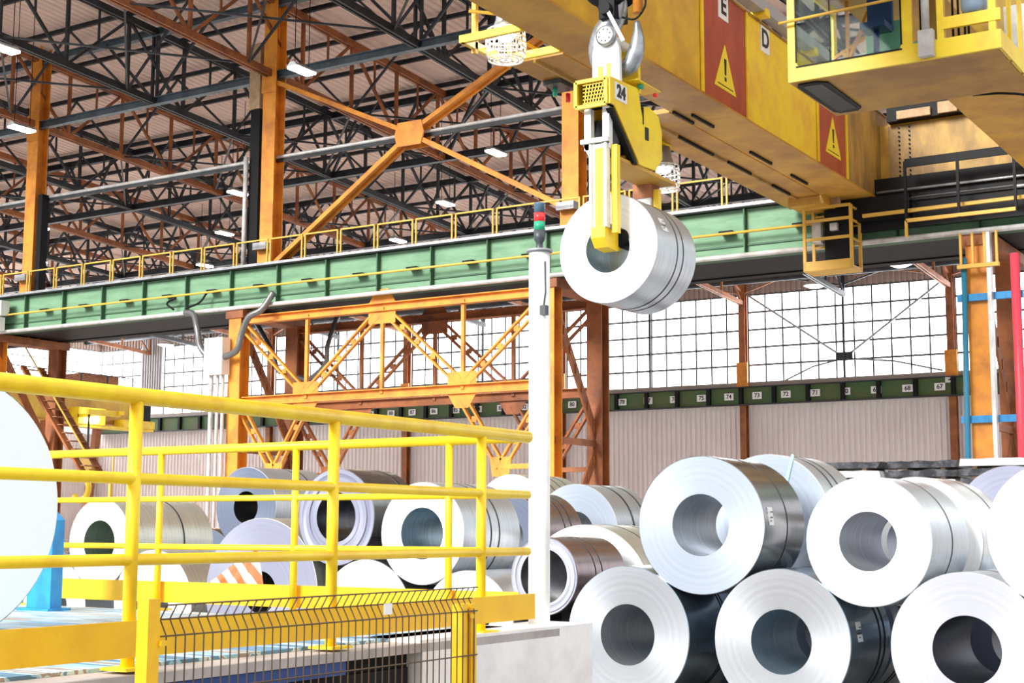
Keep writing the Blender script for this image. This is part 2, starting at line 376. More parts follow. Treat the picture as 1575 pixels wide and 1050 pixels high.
MB().box(X0 + .6, X1, YW - 1.05, YW - .55, 10.62, 10.68).box(X0 + .6, X1, YW - 1.05, YW - .55, 9.56, 9.62).build('flange', M['dark_steel'], t)
for k in range(43):
    x = -22.2 + (k - 12) * -2.14 if k >= 12 else -22.2 + (12 - k) * 2.14
    if X0 + 1 < x < X1: MB().box(x - .12, x + .12, YW - 1.04, YW - .82, 9.62, 10.62).build('stiffener', M['black'], t)
for k in range(26):
    n = 67 + k; x = -22.97 - 1.84 * k
    s_ = MB().box(x - .3, x + .3, YW - .9, YW - .86, 9.9, 10.32).build('number_plate', M['white'], t)
    text_mesh('%d' % n, .36, M['ink'], 'number', s_, (x, YW - .905, 10.11), (1, 0, 0), (0, 0, 1), .008)
s_ = MB().box(-22.65, -22.15, YW - .9, YW - .86, 10.32, 10.62).build('number_plate', M['white'], t)
MB().prism([(-22.55, 10.44), (-22.25, 10.44), (-22.35, 10.54)], 'Y', YW - .92, YW - .905).build('mark', M['ink'], s_)

# eaves pipework under the roof of the far wall
t = thing('eaves_girder', 'dark pipe girder with knee braces along the top of the far wall', 'girder', (-44, YW - 2.2, 17))
MB().tube((X0 + .1, YW - 1.8, 17.0), (X1, YW - 1.8, 17.0), .17).build('main_pipe', M['dark_steel'], t)
MB().tube((X0 + .1, YW - 1.8, 17.5), (X1, YW - 1.8, 17.5), .09).build('upper_pipe', M['clad_grey'], t)
for i in range(6):
    for x in (COLX[i], COLX[i] - 6.35):
        MB().bar((x, YW - .4, 16.55), (x + .05, YW - 1.8, 17.0), .1, .1).bar((x, YW - .4, 16.5), (x - 3.1, YW - 1.8, 17.0), .07, .08).bar((x, YW - .4, 16.5), (x + 3.1, YW - 1.8, 17.0), .07, .08).build('knee_brace', M['rust'] if x in COLX else M['dark_steel'], t)
fl = [((-29.43, 80, 16.15), 'round domed lamp under the far eaves, below the yellow service cage'), ((-24.35, 80, 16.9), 'round domed lamp under the far eaves, right of the service cage'), ((-81.8, 80, 16.05), 'round domed lamp at the far left beside the grey cladding strip')]
for p, lb in fl:
    t = thing('domed_lamp', lb, 'lamp', p, 'domed lamps under the far eaves')
    MB().lathe([(.03, .34), (.3, .3), (.62, .1), (.66, 0)], p, 'Z', 24).build('hood', M['grey'], t)
    MB().lathe([(.0, -.16), (.35, -.12), (.6, 0), (.0, .01)], p, 'Z', 24).build('diffuser', M['soft'], t)
    MB().tube((p[0], p[1], p[2] + .33), (p[0], YW - 1.85, 17.0), .03, 6).build('hanger', M['dark_steel'], t)

# ------------------------------------------------------------------ roof steel
def zb(y): return 18.6 + .063 * (39.3 - y)
def ztp(y): return 21.4 + .063 * (39.3 - y)
NP = 19; Y0T = 26.0; DY = (82.4 - Y0T) / NP
def make_truss(x, label, m, mw, grp):
    t = thing('roof_truss', label, 'roof truss', (x, 39.3, 18.6), grp)
    ya, yb = Y0T, 82.4
    for s, zf, nm in ((0, zb, 'bottom_chord'), (1, ztp, 'top_chord')):
        MB().bar((x - .09, ya, zf(ya)), (x - .09, yb, zf(yb)), .10, .26).bar((x + .09, ya, zf(ya)), (x + .09, yb, zf(yb)), .10, .26).bar((x, ya, zf(ya) + .11), (x, yb, zf(yb) + .11), .26, .03).build(nm, m, t)
    for k in range(NP + 1):
        y = ya + k * DY
        MB().bar((x, y, zb(y)), (x, y, ztp(y)), .13, .11, (0, 1, 0)).build('web_post', mw, t)
        if k < NP:
            y2 = y + DY; ym = (y + y2) / 2
            if k % 2: p, q = (x, y, zb(y)), (x, y2, ztp(y2))
            else: p, q = (x, y, ztp(y)), (x, y2, zb(y2))
            MB().bar(p, q, .11, .10).build('web_diagonal', mw, t)
            mz = (zb(ym) + ztp(ym)) / 2
            MB().bar((x, ym, mz), (x, ym, ztp(ym)), .07, .07, (0, 1, 0)).build('web_hanger', mw, t)
    return t
truss_o = truss_d = None
ORD = ['first', 'second', 'third', 'fourth', 'fifth', 'sixth', 'seventh', 'eighth', 'ninth', 'tenth', 'eleventh', 'twelfth', 'thirteenth', 'fourteenth', 'fifteenth', 'sixteenth', 'seventeenth', 'eighteenth', 'nineteenth', 'twentieth', 'twenty-first', 'twenty-second', 'twenty-third', 'twenty-fourth']
places = ['nearest the crane at the right', 'rising over the far window at the right', 'beside the right-hand roof lamp row', 'over the hanging coil', 'beyond the centre of the cross bracing',
          'right of the tall orange column', 'meeting the tall orange column', 'left of the tall orange column', 'meeting the left orange column', 'just left of the left orange column']
k = 0; x = -3.1
TX = []
while x > X0 + 2:
    orange = min(abs(x - c) for c in COLX) < 1.0
    xx = min(COLX, key=lambda c: abs(x - c)) if orange else x
    TX.append((xx, orange)); x -= 6.36
for k, (x, orange) in enumerate(TX):
    pl = places[k] if k < len(places) else 'at the far left, %s from the left orange column' % ORD[k - 8]
    g = 'orange roof trusses' if orange else 'dark roof trusses'
    lab = ('rust-orange lattice roof truss ' if orange else 'near-black lattice roof truss ') + pl
    src = truss_o if orange else truss_d
    if src is None:
        t = make_truss(x, lab, M['orange_brown'] if orange else M['dark_steel'], M['orange_brown'] if orange else M['dark_steel'], g)  # near-black trusses have their shade put into the colour
        if orange: truss_o = t
        else: truss_d = t
    else: dup(src, (x, 39.3, 18.6), lab)
# purlins along X
pur = None
for k in range(0, NP + 1):
    y = Y0T + k * DY
    if pur is None:
        pur = tag(MB().ibeam((X0, y, ztp(y) + .25), (X1, y, ztp(y) + .25), .12, .18, .02, .02).build('purlin', M['dark_steel'], None, (X0, y, ztp(y) + .25)),
                  'dark purlin under the corrugated roof, frontmost of the visible roof', 'purlin', 'roof purlins')
    else:
        c = pur.copy(); COL.objects.link(c); c.location = (X0, y, ztp(y) + .25); c['label'] = 'dark purlin under the corrugated roof, %s counted from the front of the visible roof' % ORD[k]
# longitudinal lattice girders
def long_girder(y, lab, m, xs, zoff=0, webs=True):
    t = thing('longitudinal_girder', lab, 'lattice girder', (-44, y, 18.6), 'lattice girders along the hall')
    zl, zu = zb(y) + zoff, ztp(y) + zoff
    MB().ibeam((X0, y, zl), (X1, y, zl), .26, .3).build('bottom_chord', m, t)
    MB().ibeam((X0, y, zu), (X1, y, zu), .26, .3).build('top_chord', m, t)
    if webs:
        x = X1 - .7
        while x > X0 + 3.2:
            MB().bar((x, y, zl), (x - 1.59, y, zu), .1, .1, (0, 1, 0)).build('web_diagonal', M['dark_steel'], t)
            MB().bar((x - 1.59, y, zu), (x - 3.18, y, zl), .1, .1, (0, 1, 0)).build('web_diagonal', M['dark_steel'], t)
            x -= 3.18
    return t
long_girder(39.3, 'blue-grey lattice girder joining the heads of the tall orange columns', M['blue_chord'], None, 0, False)
gd = bpy.data.objects['longitudinal_girder']
for x, orange in TX:
    if not orange:
        for dx in (-.13, .13): MB().bar((x + dx, 39.3, 18.6), (x + dx, 39.3, 21.4), .09, .12, (0, 1, 0)).build('web_post', M['dark_steel'], gd)
        MB().bar((x, 39.3, 18.6), (x + 2.8, 39.3, 21.4), .1, .1, (0, 1, 0)).build('web_diagonal', M['dark_steel'], gd)
        MB().bar((x, 39.3, 18.6), (x - 2.8, 39.3, 21.4), .1, .1, (0, 1, 0)).build('web_diagonal', M['dark_steel'], gd)
for y, lb in ((50.2, 'first dark lattice girder beyond the orange columns'), (61.2, 'middle dark lattice girder across the far roof'), (72.2, 'dark lattice girder close to the far eaves')): long_girder(y, lb, M['dark_steel'], None)
t = thing('roof_pipe', 'pale grey pipe strung between the tall orange columns below the roof trusses', 'pipe', (-44, 39.3, 15.55))
MB().tube((X0, 39.5, 15.55), (X1, 39.5, 15.55), .08).build('pipe', M['pipe_grey'], t)
MB().bar((X0, 39.5, 15.43), (X1, 39.5, 15.43), .12, .12).build('carrier_angle', M['dark_steel'], t)
# lateral bracing rods under the trusses (crossed pairs)
for k in range(4):
    y = Y0T + 4 * DY * k + 2 * DY; 
    t = thing('roof_bracing', ['crossed thin roof bracing above the tall orange columns', 'crossed thin roof bracing just beyond the orange columns', 'crossed thin roof bracing over the middle of the far bay', 'crossed thin roof bracing near the far eaves'][k], 'bracing', (-44, y, zb(y)), 'lateral roof bracing')
    for (xa, _), (xb, _) in zip(TX, TX[1:]):
        y2 = y + 2 * DY
        MB().bar((xa, y, zb(y)), (xb, y2, zb(y2)), .07, .07).build('rod', M['dark_steel'], t)
        MB().bar((xb, y, zb(y)), (xa, y2, zb(y2)), .07, .07).build('rod', M['dark_steel'], t)
# knee struts from the purlins to the truss chords
for ki, kk in enumerate((4, 6, 8, 10, 12, 14, 16)):
    y = Y0T + kk * DY
    t = thing('sway_bracing', 'dark V-shaped sway bracing between roof trusses, %s row counted from the orange columns' % ORD[ki], 'bracing', (-44, y, zb(y)), 'sway bracing of the roof')
    for (xa, _), (xb, _) in zip(TX, TX[1:]):
        xm_ = (xa + xb) / 2
        MB().bar((xa, y, zb(y)), (xm_, y, ztp(y) + .15), .08, .08, (0, 1, 0)).build('strut', M['dark_steel'], t)
        MB().bar((xb, y, zb(y)), (xm_, y, ztp(y) + .15), .08, .08, (0, 1, 0)).build('strut', M['dark_steel'], t)

# roof lamps
LP = [(-44.5, 47.6, 'hanging strip lamp just left of the tall orange column'), (-30.75, 47.7, 'strip lamp hanging right of the cross bracing centre'), (-58.3, 48.1, 'strip lamp right of the left orange column, above its smaller neighbour'),
      (-37.7, 54.2, 'strip lamp hanging above the middle of the walkway handrail'), (-51.3, 54.0, 'strip lamp low beside the tall orange column, the upper of two'), (-65.9, 54.4, 'small strip lamp low beside the left orange column'),
      (-44.8, 60.1, 'strip lamp hanging just above the green beam handrail, right of the tall column'), (-58.65, 60.2, 'glaring strip lamp just above the handrail left of the tall column'),
      (-30.5, 35.5, 'bright strip lamp beside the head of the tall orange column'), (-44.15, 35.4, 'bright strip lamp in front of the left orange column'), (-37.1, 28.9, 'strip lamp cut by the left edge of the picture')]
for x, y, lb in LP:
    z = 17.0
    lp0 = thing('strip_lamp', lb, 'lamp', (x, y, z), 'strip lamps under the roof')
    MB().prism([(x - .09, z + .16), (x + .09, z + .16), (x + .22, z + .02), (x - .22, z + .02)], 'Y', y - .5, y + .5).build('reflector', M['grey'], lp0)
    MB().box(x - .2, x + .2, y - .48, y + .48, z - .05, z + .02).build('diffuser', M['lamp'], lp0)
    for d in (-.35, .35): MB().tube((x, y + d, z + .15), (x, y + d, zroof(y + d) + .02), .015, 6).build('hanger', M['black'], lp0)

# ------------------------------------------------------------------ columns
YF, YU, YB = 37.8, 39.3, 40.8
def column(x, lab, i):
    t = thing('hall_column', lab, 'column', (x, YU, FZ), 'laced orange columns')
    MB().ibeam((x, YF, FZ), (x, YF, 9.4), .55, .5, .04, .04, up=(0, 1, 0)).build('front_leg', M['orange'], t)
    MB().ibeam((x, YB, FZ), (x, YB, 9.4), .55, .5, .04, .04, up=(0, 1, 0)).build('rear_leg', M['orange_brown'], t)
    MB().box(x - .4, x + .4, YF - .3, YB + .3, 9.35, 9.65).build('cap', M['orange_brown'], t)
    MB().ibeam((x, YU, 9.6), (x, YU, 22.0), .6, .55, .04, .05, up=(0, 1, 0)).build('upper_shaft', M['orange'], t)
    MB().box(x - .34, x + .34, YU - .32, YU - .28, 17.9, 19.0).box(x - .34, x + .34, YU - .33, YU - .28, 11.2, 12.0).build('splice_plate', M['orange'], t)
    zs = [9.3, 4.75, .3]
    for k in range(2):
        za, zc = zs[k], zs[k + 1]
        p, q = ((x, YF, za), (x, YB, zc)) if k == 0 else ((x, YB, za), (x, YF, zc))
        m = MB()
        for d in (-.14, .14):
            m.bar((p[0], p[1], p[2] + d * 1.1), (q[0], q[1], q[2] + d * 1.1), .16, .07, (1, 0, 0))
        for j in range(1, 8):
            f = j / 8; y = p[1] + (q[1] - p[1]) * f; z = p[2] + (q[2] - p[2]) * f
            m.box(x - .07, x + .07, y - .03, y + .03, z - .14, z + .14)
        m.build('lacing_bar', M['orange_brown'], t)
        MB().bar((x, YF, zc if k == 0 else 4.9), (x, YB, zc if k == 0 else 4.9), .12, .2).build('lacing_strut', M['orange_brown'], t) if k == 0 else None
    MB().box(x - .32, x + .32, YU - .62, YU - .3, 12.0, 12.25).build('clamp_band', M['grey'], t)
    return t
cl = ['orange laced column at the far right beside the blue and red pipes', 'orange laced column behind the hanging coil and the white pole', 'tall orange laced column carrying the white switch box', 'orange laced column at the left edge with the pale lamp in front', 'orange column far off at the left, mostly behind the first']
for i, x in enumerate(COLX[:5]): column(x, cl[i], i)
# cross bracing above the runway beam between columns 2 and 3
xa, xb = COLX[2], COLX[1]; xm = (xa + xb) / 2; zm = 15.45
t = thing('cross_bracing', 'big orange cross bracing with a centre plate above the green beam', 'bracing', (xm, YU, zm))
for p, q in (((xa + .3, 18.25), (xm - .35, zm + .18)), ((xm + .35, zm - .18), (xb - .3, 12.2)), ((xa + .3, 11.5), (xm - .35, zm - .22)), ((xm + .35, zm + .22), (xb - .3, 18.4))):
    m = MB()
    for d in (-.17, .17): m.bar((p[0], YU + d, p[1]), (q[0], YU + d, q[1]), .11, .16)
    m.bar((p[0], YU, p[1]), (q[0], YU, q[1]), .3, .025)
    m.build('brace', M['orange'], t)
MB().prism([(xm - .5, zm + .42), (xm + .5, zm + .42), (xm + .62, zm), (xm + .5, zm - .42), (xm - .5, zm - .42), (xm - .62, zm)], 'Y', YU - .26, YU - .2).prism([(xm - .5, zm + .42), (xm + .5, zm + .42), (xm + .62, zm), (xm + .5, zm - .42), (xm - .5, zm - .42), (xm - .62, zm)], 'Y', YU + .2, YU + .26).build('centre_plate', M['orange'], t)

# ------------------------------------------------------------------ main runway beam (green)
BZ0, BZ1 = 9.72, 11.08
t = thing('runway_beam', 'long pale green crane runway beam with stiffeners across the hall', 'crane beam', (-30, YF, BZ0))
XA, XB = -70, 4
MB().box(XA, XB, YF - .02, YF + .02, BZ0, BZ1).build('web', M['green'], t)
MB().box(XA, XB, YF - .25, YF + .25, BZ1, BZ1 + .05).build('top_flange', M['black'], t)
MB().box(XA, XB, YF - .22, YF + .25, BZ0 - .05, BZ0).build('bottom_flange', M['dark_green'], t)
MB().box(XA, XB, YF - .05, YF + .05, BZ1 + .05, BZ1 + .19).build('crane_rail', M['grey'], t)
x = -67.91
while x < 3:
    MB().box(x - .02, x + .02, YF - .2, YF - .02, BZ0, BZ1).build('stiffener', M['dark_green'], t); x += 2.168
MB().box(XA, XB, YF - .06, YF - .021, 10.02, 10.07).build('web_rib', M['dark_green'], t)
tag(MB().box(XA, XB, YF + .26, YB - .1, BZ0 - .02, BZ0 + .03).build('underdeck', M['black'], None, (XA, YF + .26, BZ0)), 'shade-black underside plating between the front and rear runway beams', 'deck plate')  # black carries the shade of this unlit underside
t = thing('rear_beam', 'shade-black rear runway beam seen below the green beam', 'crane beam', (-30, YB, 9.66))
MB().box(XA, XB, YB - .02, YB + .02, 9.72, 10.9).build('web', M['black'], t)  # shade on the unlit rear beam is put in as black
MB().box(XA, XB, YB - .22, YB + .22, 9.66, 9.72).build('bottom_flange', M['black'], t)
o = MB().tube((XA, YF - .32, BZ0 - .02), (XB, YF - .32, BZ0 - .02), .075).build('cable_duct', M['pipe_grey'], None, (XA, YF - .32, BZ0))
tag(o, 'pale grey pipe running along the foot of the green runway beam', 'pipe')
t = thing('conductor_rail', 'thin yellow conductor rail on clips along the green beam', 'rail', (-30, YF - .36, 10.36))
MB().tube((XA, YF - .36, 10.36), (XB, YF - .36, 10.36), .04).build('rail', M['rail_ochre'], t)
x = -64.8
while x < 2:
    MB().box(x - .2, x + .2, YF - .33, YF - .02, 10.38, 10.46).build('clip', M['black'], t); x += 2.2
# handrail on the runway walkway
YH = 38.35
pan = None
def hp(x):
    t = thing('handrail_panel', 'ochre handrail panel on the walkway above the green beam', 'handrail', (x, YH, BZ1 + .05), 'handrail panels on the runway walkway')
    m = MB()
    z0, z1 = BZ1 + .05, BZ1 + 1.15
    MB().bar((x + .09, YH, z0), (x + .09, YH, z1), .05, .05).build('post', M['rail_ochre'], t)
    MB().bar((x + 1.53, YH, z0), (x + 1.53, YH, z1), .05, .05).build('post', M['rail_ochre'], t)
    MB().bar((x + .07, YH, z1), (x + 1.55, YH, z1), .05, .05).build('top_rail', M['rail_ochre'], t)
    return t
x = -64.5
while x < -1:
    n_ = round((x + .8 - COLX[2]) / 1.59)
    where = ('behind the tall orange column' if n_ == 0 else '%s to the %s of the tall orange column' % (ORD[abs(n_) - 1], 'right' if n_ > 0 else 'left'))
    if pan is None: pan = hp(x); pan['label'] = 'ochre handrail panel on the green beam, ' + where
    else: dup(pan, (x, YH, BZ1 + .05), 'ochre handrail panel on the green beam, ' + where)
    x += 1.59
tag(MB().box(XA, XB, YF + .26, YF + .9, BZ1 - .02, BZ1 + .05).build('walkway', M['dark_steel'], None, (XA, YF, BZ1)), 'narrow grating walkway beside the top of the green beam', 'walkway')

# ------------------------------------------------------------------ bracing portals under the beam
def portal(Y, m, lab, loc, grp=None):
    xa, xb = COLX[2], COLX[1]
    t = thing('bracing_portal', lab, 'bracing frame', (xa, Y, FZ), grp)
    zt, zl, zf = 9.28, 6.42, 3.95
    X = [xa + .3, -31.95, -28.75, -25.55, xb - .3]
    m1 = MB()
    MB().ibeam((X[0], Y, zt), (X[4], Y, zt), .3, .28).build('top_chord', m, t)
    MB().ibeam((X[0], Y, zl), (X[4], Y, zl), .3, .3).build('bottom_chord', m, t)
    def dia(p, q, w=.11, sp=.13):
        mm = MB()
        for d in (-sp, sp):
            dx, dz = q[0] - p[0], q[1] - p[1]; L = math.hypot(dx, dz); nx, nz = -dz / L * d, dx / L * d
            mm.bar((p[0] + nx, Y, p[1] + nz), (q[0] + nx, Y, q[1] + nz), .14, .07, (-dz, 0, dx))
        L = math.hypot(q[0] - p[0], q[1] - p[1])
        for j in range(1, int(L / .8)):
            f = j * .8 / L; mm.box(p[0] + (q[0] - p[0]) * f - .09, p[0] + (q[0] - p[0]) * f + .09, Y - .03, Y + .03, p[1] + (q[1] - p[1]) * f - .09, p[1] + (q[1] - p[1]) * f + .09)
        mm.build('diagonal', m, t)
    dia((X[0], zt - .3), (X[1] - .15, zl + .25)); dia((X[1] + .15, zl + .25), (X[2] - .2, zt - .2)); dia((X[2] + .2, zt - .2), (X[3] - .15, zl + .25)); dia((X[3] + .15, zl + .25), (X[4], zt - .3))
    for x in X[1:4]: MB().bar((x, Y, zl), (x, Y, zt), .12, .12, (0, 1, 0)).build('hanger', m, t)
    for x, z, s in ((X[1], zl, 1), (X[3], zl, 1), (X[2], zt, -1)):
        MB().prism([(x - .55, z + .13 * s), (x + .55, z + .13 * s), (x + .55, z + .55 * s), (x - .55, z + .55 * s)], 'Y', Y - .06, Y - .04).prism([(x - .55, z - .14 * s), (x + .55, z - .14 * s), (x + .25, z - .6 * s), (x - .25, z - .6 * s)], 'Y', Y - .06, Y - .04).build('gusset', m, t)
    la, lb_ = xa + 1.75, xb - 1.75
    dia((X[0], zl - .4), (la, zf)); dia((X[1], zl - .3), (la, zf)); dia((X[3], zl - .3), (lb_, zf)); dia((X[4], zl - .4), (lb_, zf))
    dia((la, zf), (X[0], FZ + .2)); dia((lb_, zf), (X[4], FZ + .2))
    MB().bar((X[0], Y, zf), (la, Y, zf), .15, .15).build('strut', m, t); MB().bar((X[4], Y, zf), (lb_, Y, zf), .15, .15).build('strut', m, t)
    for x in (la, lb_): MB().prism([(x - .4, zf + .3), (x + .4, zf + .3), (x + .3, zf - .3), (x - .3, zf - .3)], 'Y', Y - .06, Y - .04).build('gusset', m, t)
    return t
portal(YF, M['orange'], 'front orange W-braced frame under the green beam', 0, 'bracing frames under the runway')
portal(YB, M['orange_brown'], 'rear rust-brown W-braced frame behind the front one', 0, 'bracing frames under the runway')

# ------------------------------------------------------------------ switch box, ducts, pipes on columns
xb_ = COLX[2] - .55
t = thing('switch_box', 'white electrical box on the tall orange column below the green beam', 'electrical box', (xb_, 37.2, 7.35))
MB().box(xb_ - .45, xb_ + .4, 37.1, 37.5, 7.35, 8.65).build('enclosure', M['white'], t)
MB().box(xb_ - .38, xb_ + .33, 37.07, 37.1, 7.43, 8.57).build('door', M['white'], t)
for j, dx in enumerate((-.3, 0., .25)):
    tag(MB().tube((xb_ + dx, 37.35, FZ), (xb_ + dx, 37.35, 7.35), .06 if j else .08, 8).build('riser_pipe', M['pipe_grey'], None, (xb_ + dx, 37.35, FZ)), ['pale riser pipe below the white box, leftmost of three', 'pale riser pipe below the white box, middle of three', 'pale riser pipe below the white box, beside the orange column'][j], 'pipe', 'riser pipes under the switch box')
def bez(pts, n=8):
    out = []
    P = [Vector(p) for p in pts]; P = [P[0] * 2 - P[1]] + P + [P[-1] * 2 - P[-2]]
    for i in range(1, len(P) - 2):
        for j in range(n):
            u = j / n
            out.append(.5 * ((2 * P[i]) + (P[i + 1] - P[i - 1]) * u + (2 * P[i - 1] - 5 * P[i] + 4 * P[i + 1] - P[i + 2]) * u * u + (3 * P[i] - P[i - 1] - 3 * P[i + 1] + P[i + 2]) * u ** 3))
    return out + [P[-2]]
def hose(pts, lab, grp, r=.10):
    pp = bez(pts, 10); rr = [r * (1.0 if i % 2 else .88) for i in range(len(pp))]
    o = MB().path(pp, rr, 10).build('flexible_duct', M['duct'] if r > .09 else M['black'], None, pp[0]); tag(o, lab, 'cable duct', grp)
hose([(-37.4, YF - .32, 9.72), (-36.9, YF - .4, 9.6), (-36.5, 37.2, 9.0), (-36.35, 37.2, 8.4), (-36.05, 37.25, 8.05), (-35.95, 37.3, 8.0)], 'curved grey duct dropping from the pipe to the left of the white box', 'ducts at the switch box', .12)
hose([(-33.2, YF - .36, 10.1), (-33.5, 37.2, 9.5), (-34.0, 37.1, 9.25), (-34.3, 37.1, 8.7), (-34.5, 37.1, 8.15), (-35.2, 37.25, 7.95)], 'S-shaped grey duct rising from the right of the white box', 'ducts at the switch box', .12)
hose([(-36.9, YB - .1, 9.7), (-35.8, YB - .5, 8.6), (-35.5, YB - .5, 7.9), (-35.3, YB - .5, 7.7)], 'black duct hanging behind the tall column', 'ducts behind the bracing', .1)
hose([(-33.0, YB - .1, 9.7), (-33.1, YB - .5, 8.6), (-33.2, YB - .5, 7.9), (-33.9, YB - .5, 7.4), (-34.5, YB - .4, 7.5)], 'black duct looping under the rear beam beside the bracing', 'ducts behind the bracing', .1)
hose([(-37.9, YF - .3, 10.3), (-38.2, YF - .45, 10.1), (-37.9, YF - .4, 9.85)], 'small dark cable loop on the green beam, left one', 'cable loops on the beam', .04)
hose([(-36.4, YF - .3, 10.35), (-36.6, YF - .45, 10.0), (-37.3, YF - .4, 9.85)], 'small dark cable loop on the green beam, right one', 'cable loops on the beam', .04)
t = thing('downpipe', 'tall dark service shaft strapped beside the tall orange column', 'service shaft', (COLX[2] - .75, YU, 11.1))
x = COLX[2] - .75
MB().box(x - .2, x + .25, YU - .2, YU + .2, 11.1, 17.4).build('dark_casing', M['black'], t)
MB().box(x - .26, x + .26, YU - .25, YU + .2, 17.4, 19.9).build('pale_casing', M['timber'], t)
MB().tube((x - .26, YU - .32, 11.1), (x - .26, YU - .32, 15.6), .09).build('grey_pipe', M['pipe_grey'], t)
x = COLX[3] + .5
tag(MB().box(x - .1, x + .16, YU - .2, YU + .15, 11.1, 15.6).build('service_shaft', M['black'], None, (x, YU, 11.1)), 'black service shaft on the right of the left orange column', 'service shaft')
t = thing('control_box', 'white control box with a red switch on the green beam at the left edge', 'electrical box', (-48, 37.3, 9.8))
MB().box(-48.3, -47.0, 37.1, 37.5, 10.33, 10.9).build('upper_box', M['white'], t)
MB().box(-48.5, -47.1, 37.0, 37.4, 9.72, 10.25).build('lower_box', M['white'], t)
MB().tube((-47.6, 37.0, 10.1), (-47.6, 36.9, 10.1), .1).build('switch', M['red_lens'], t)
# right column service pipes
t = thing('service_pipe', 'thin teal service pipe standing left of the right-hand orange column', 'pipe', (-9.95, 37.35, FZ))
MB().tube((-9.85, 37.35, FZ), (-9.72, 37.35, 9.0), .075, 8).build('pipe', M['teal_pipe'], t)
t = thing('service_pipe', 'pink-red service pipe standing right of the right-hand orange column', 'pipe', (-8.4, 37.35, FZ))
MB().tube((-8.45, 37.35, FZ), (-8.45, 37.35, 9.0), .12, 12).build('pipe', M['red_pipe'], t)
for j, z in enumerate((7.98, 4.85)):
    tag(MB().box(-9.95, -8.3, 37.42, 37.56, z - .09, z + .09).build('pipe_bracket', M['blue'], None, (-9.1, 37.5, z)), ['upper blue bracket bar across the right-hand orange column', 'lower blue bracket bar across the right-hand orange column'][j], 'bracket', 'blue bracket bars')
t = thing('column_head_cage', 'yellow bar cage at the head of the right-hand orange column', 'cage', (-9.4, 37.3, 9.0))
for x in (-9.75, -9.45, -9.15, -8.85): MB().bar((x, 37.2, 8.75), (x, 37.2, 9.62), .06, .06).build('bar', M['rail_ochre'], t)
MB().box(-9.85, -8.8, 37.14, 37.26, 8.7, 8.8).build('rail', M['rail_ochre'], t)
tag(MB().box(-9.12, -9.02, 37.2, 37.42, 3.4, 9.6).build('cable_tray', M['pipe_grey'], None, (-8.85, 37.2, 3.4)), 'pale vertical cable tray near the right edge of the right-hand column', 'cable tray')
# ------------------------------------------------------------------ overhead travelling crane (one thing)
GX, GZ0, GZ1, GYE, GYB = -12.0, 10.87, 13.3, 38.6, 37.54
cr = thing('overhead_crane', 'huge yellow overhead travelling crane with warning triangles and an operator cab', 'crane', (-10, 30, 10.87))
def CP(mb, name, m, parent=None): return mb.build(name, m, parent or cr)
GX1 = -13.05
g1 = CP(MB().prism([(12, GZ0 + .02), (GYB, GZ0 + .02), (GYB, 11.33), (GYE, 11.33), (GYE, GZ1), (12, GZ1)], 'X', GX1, GX), 'girder', M['crane'])
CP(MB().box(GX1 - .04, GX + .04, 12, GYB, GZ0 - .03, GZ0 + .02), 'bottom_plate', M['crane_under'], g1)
CP(MB().box(GX1 - .1, GX + .06, 12, GYE, GZ1, GZ1 + .04), 'top_plate', M['crane_dirty'], g1)
CP(MB().box(GX, GX + .012, 28.75, 32.95, GZ0 + .03, GZ1), 'bright_panel', M['crane_clean'], g1)
CP(MB().box(GX, GX + .014, 26.35, 28.62, GZ0 + .03, GZ1), 'red_panel', M['red_brown'], g1)
CP(MB().box(GX, GX + .014, 33.1, 35.05, GZ0 + .03, GZ1), 'red_panel', M['red_brown'], g1)
CP(MB().prism([(35.15, GZ0 + .03), (GYB, GZ0 + .03), (GYB, 11.33), (GYE, 11.33), (GYE, GZ1), (35.15, GZ1)], 'X', GX, GX + .013), 'rusty_panel', M['crane_dirty'], g1)
for y in (26.35, 28.68, 33.02, 35.1): CP(MB().box(GX + .014, GX + .05, y - .05, y + .05, GZ0 + .03, GZ1), 'seam', M['crane_clean'], g1)
for y, z in ((27.5, 11.72), (34.1, 11.78)):
    s_ = CP(MB().prism([(y - .55, z - .5), (y + .55, z - .5), (y, z + .5)], 'X', GX + .016, GX + .03), 'warning_triangle', M['sign_yellow'], g1)
    MB().prism([(y - .06, z + .18), (y + .06, z + .18), (y + .035, z - .17), (y - .035, z - .17)], 'X', GX + .03, GX + .036).box(GX + .03, GX + .036, y - .045, y + .045, z - .3, z - .22).box(GX + .03, GX + .034, y - .4, y + .4, z - .43, z - .41).build('exclamation_mark', M['ink'], s_)
for y, z, ch in ((27.45, 13.05, 'E'), (29.75, 12.98, 'D')):
    s_ = CP(MB().box(GX + .014, GX + .03, y - .25, y + .25, z - .3, z + .3 if ch == 'D' else GZ1), 'letter_plate', M['white'], g1)
    text_mesh(ch, .58, M['ink'], 'letter', s_, (GX + .036, y, z), (0, 1, 0), (0, 0, 1), .012)
# trolley rail and cable carrier on top
CP(MB().box(GX - .2, GX - .1, 12, 38, GZ1 + .04, GZ1 + .16), 'trolley_rail', M['grey'], g1)
CP(MB().box(GX + .0, GX + .28, 12, 33.2, GZ1 + .12, GZ1 + .4), 'cable_carrier', M['clad_grey'], g1)
y = 14
while y < 34:
    CP(MB().prism([(y - .15, GZ1 + .04), (y + .15, GZ1 + .04), (y + .1, GZ1 + .2), (y - .1, GZ1 + .2)], 'X', GX - .05, GX + .3), 'carrier_bracket', M['crane_clean'], g1); y += 3.05
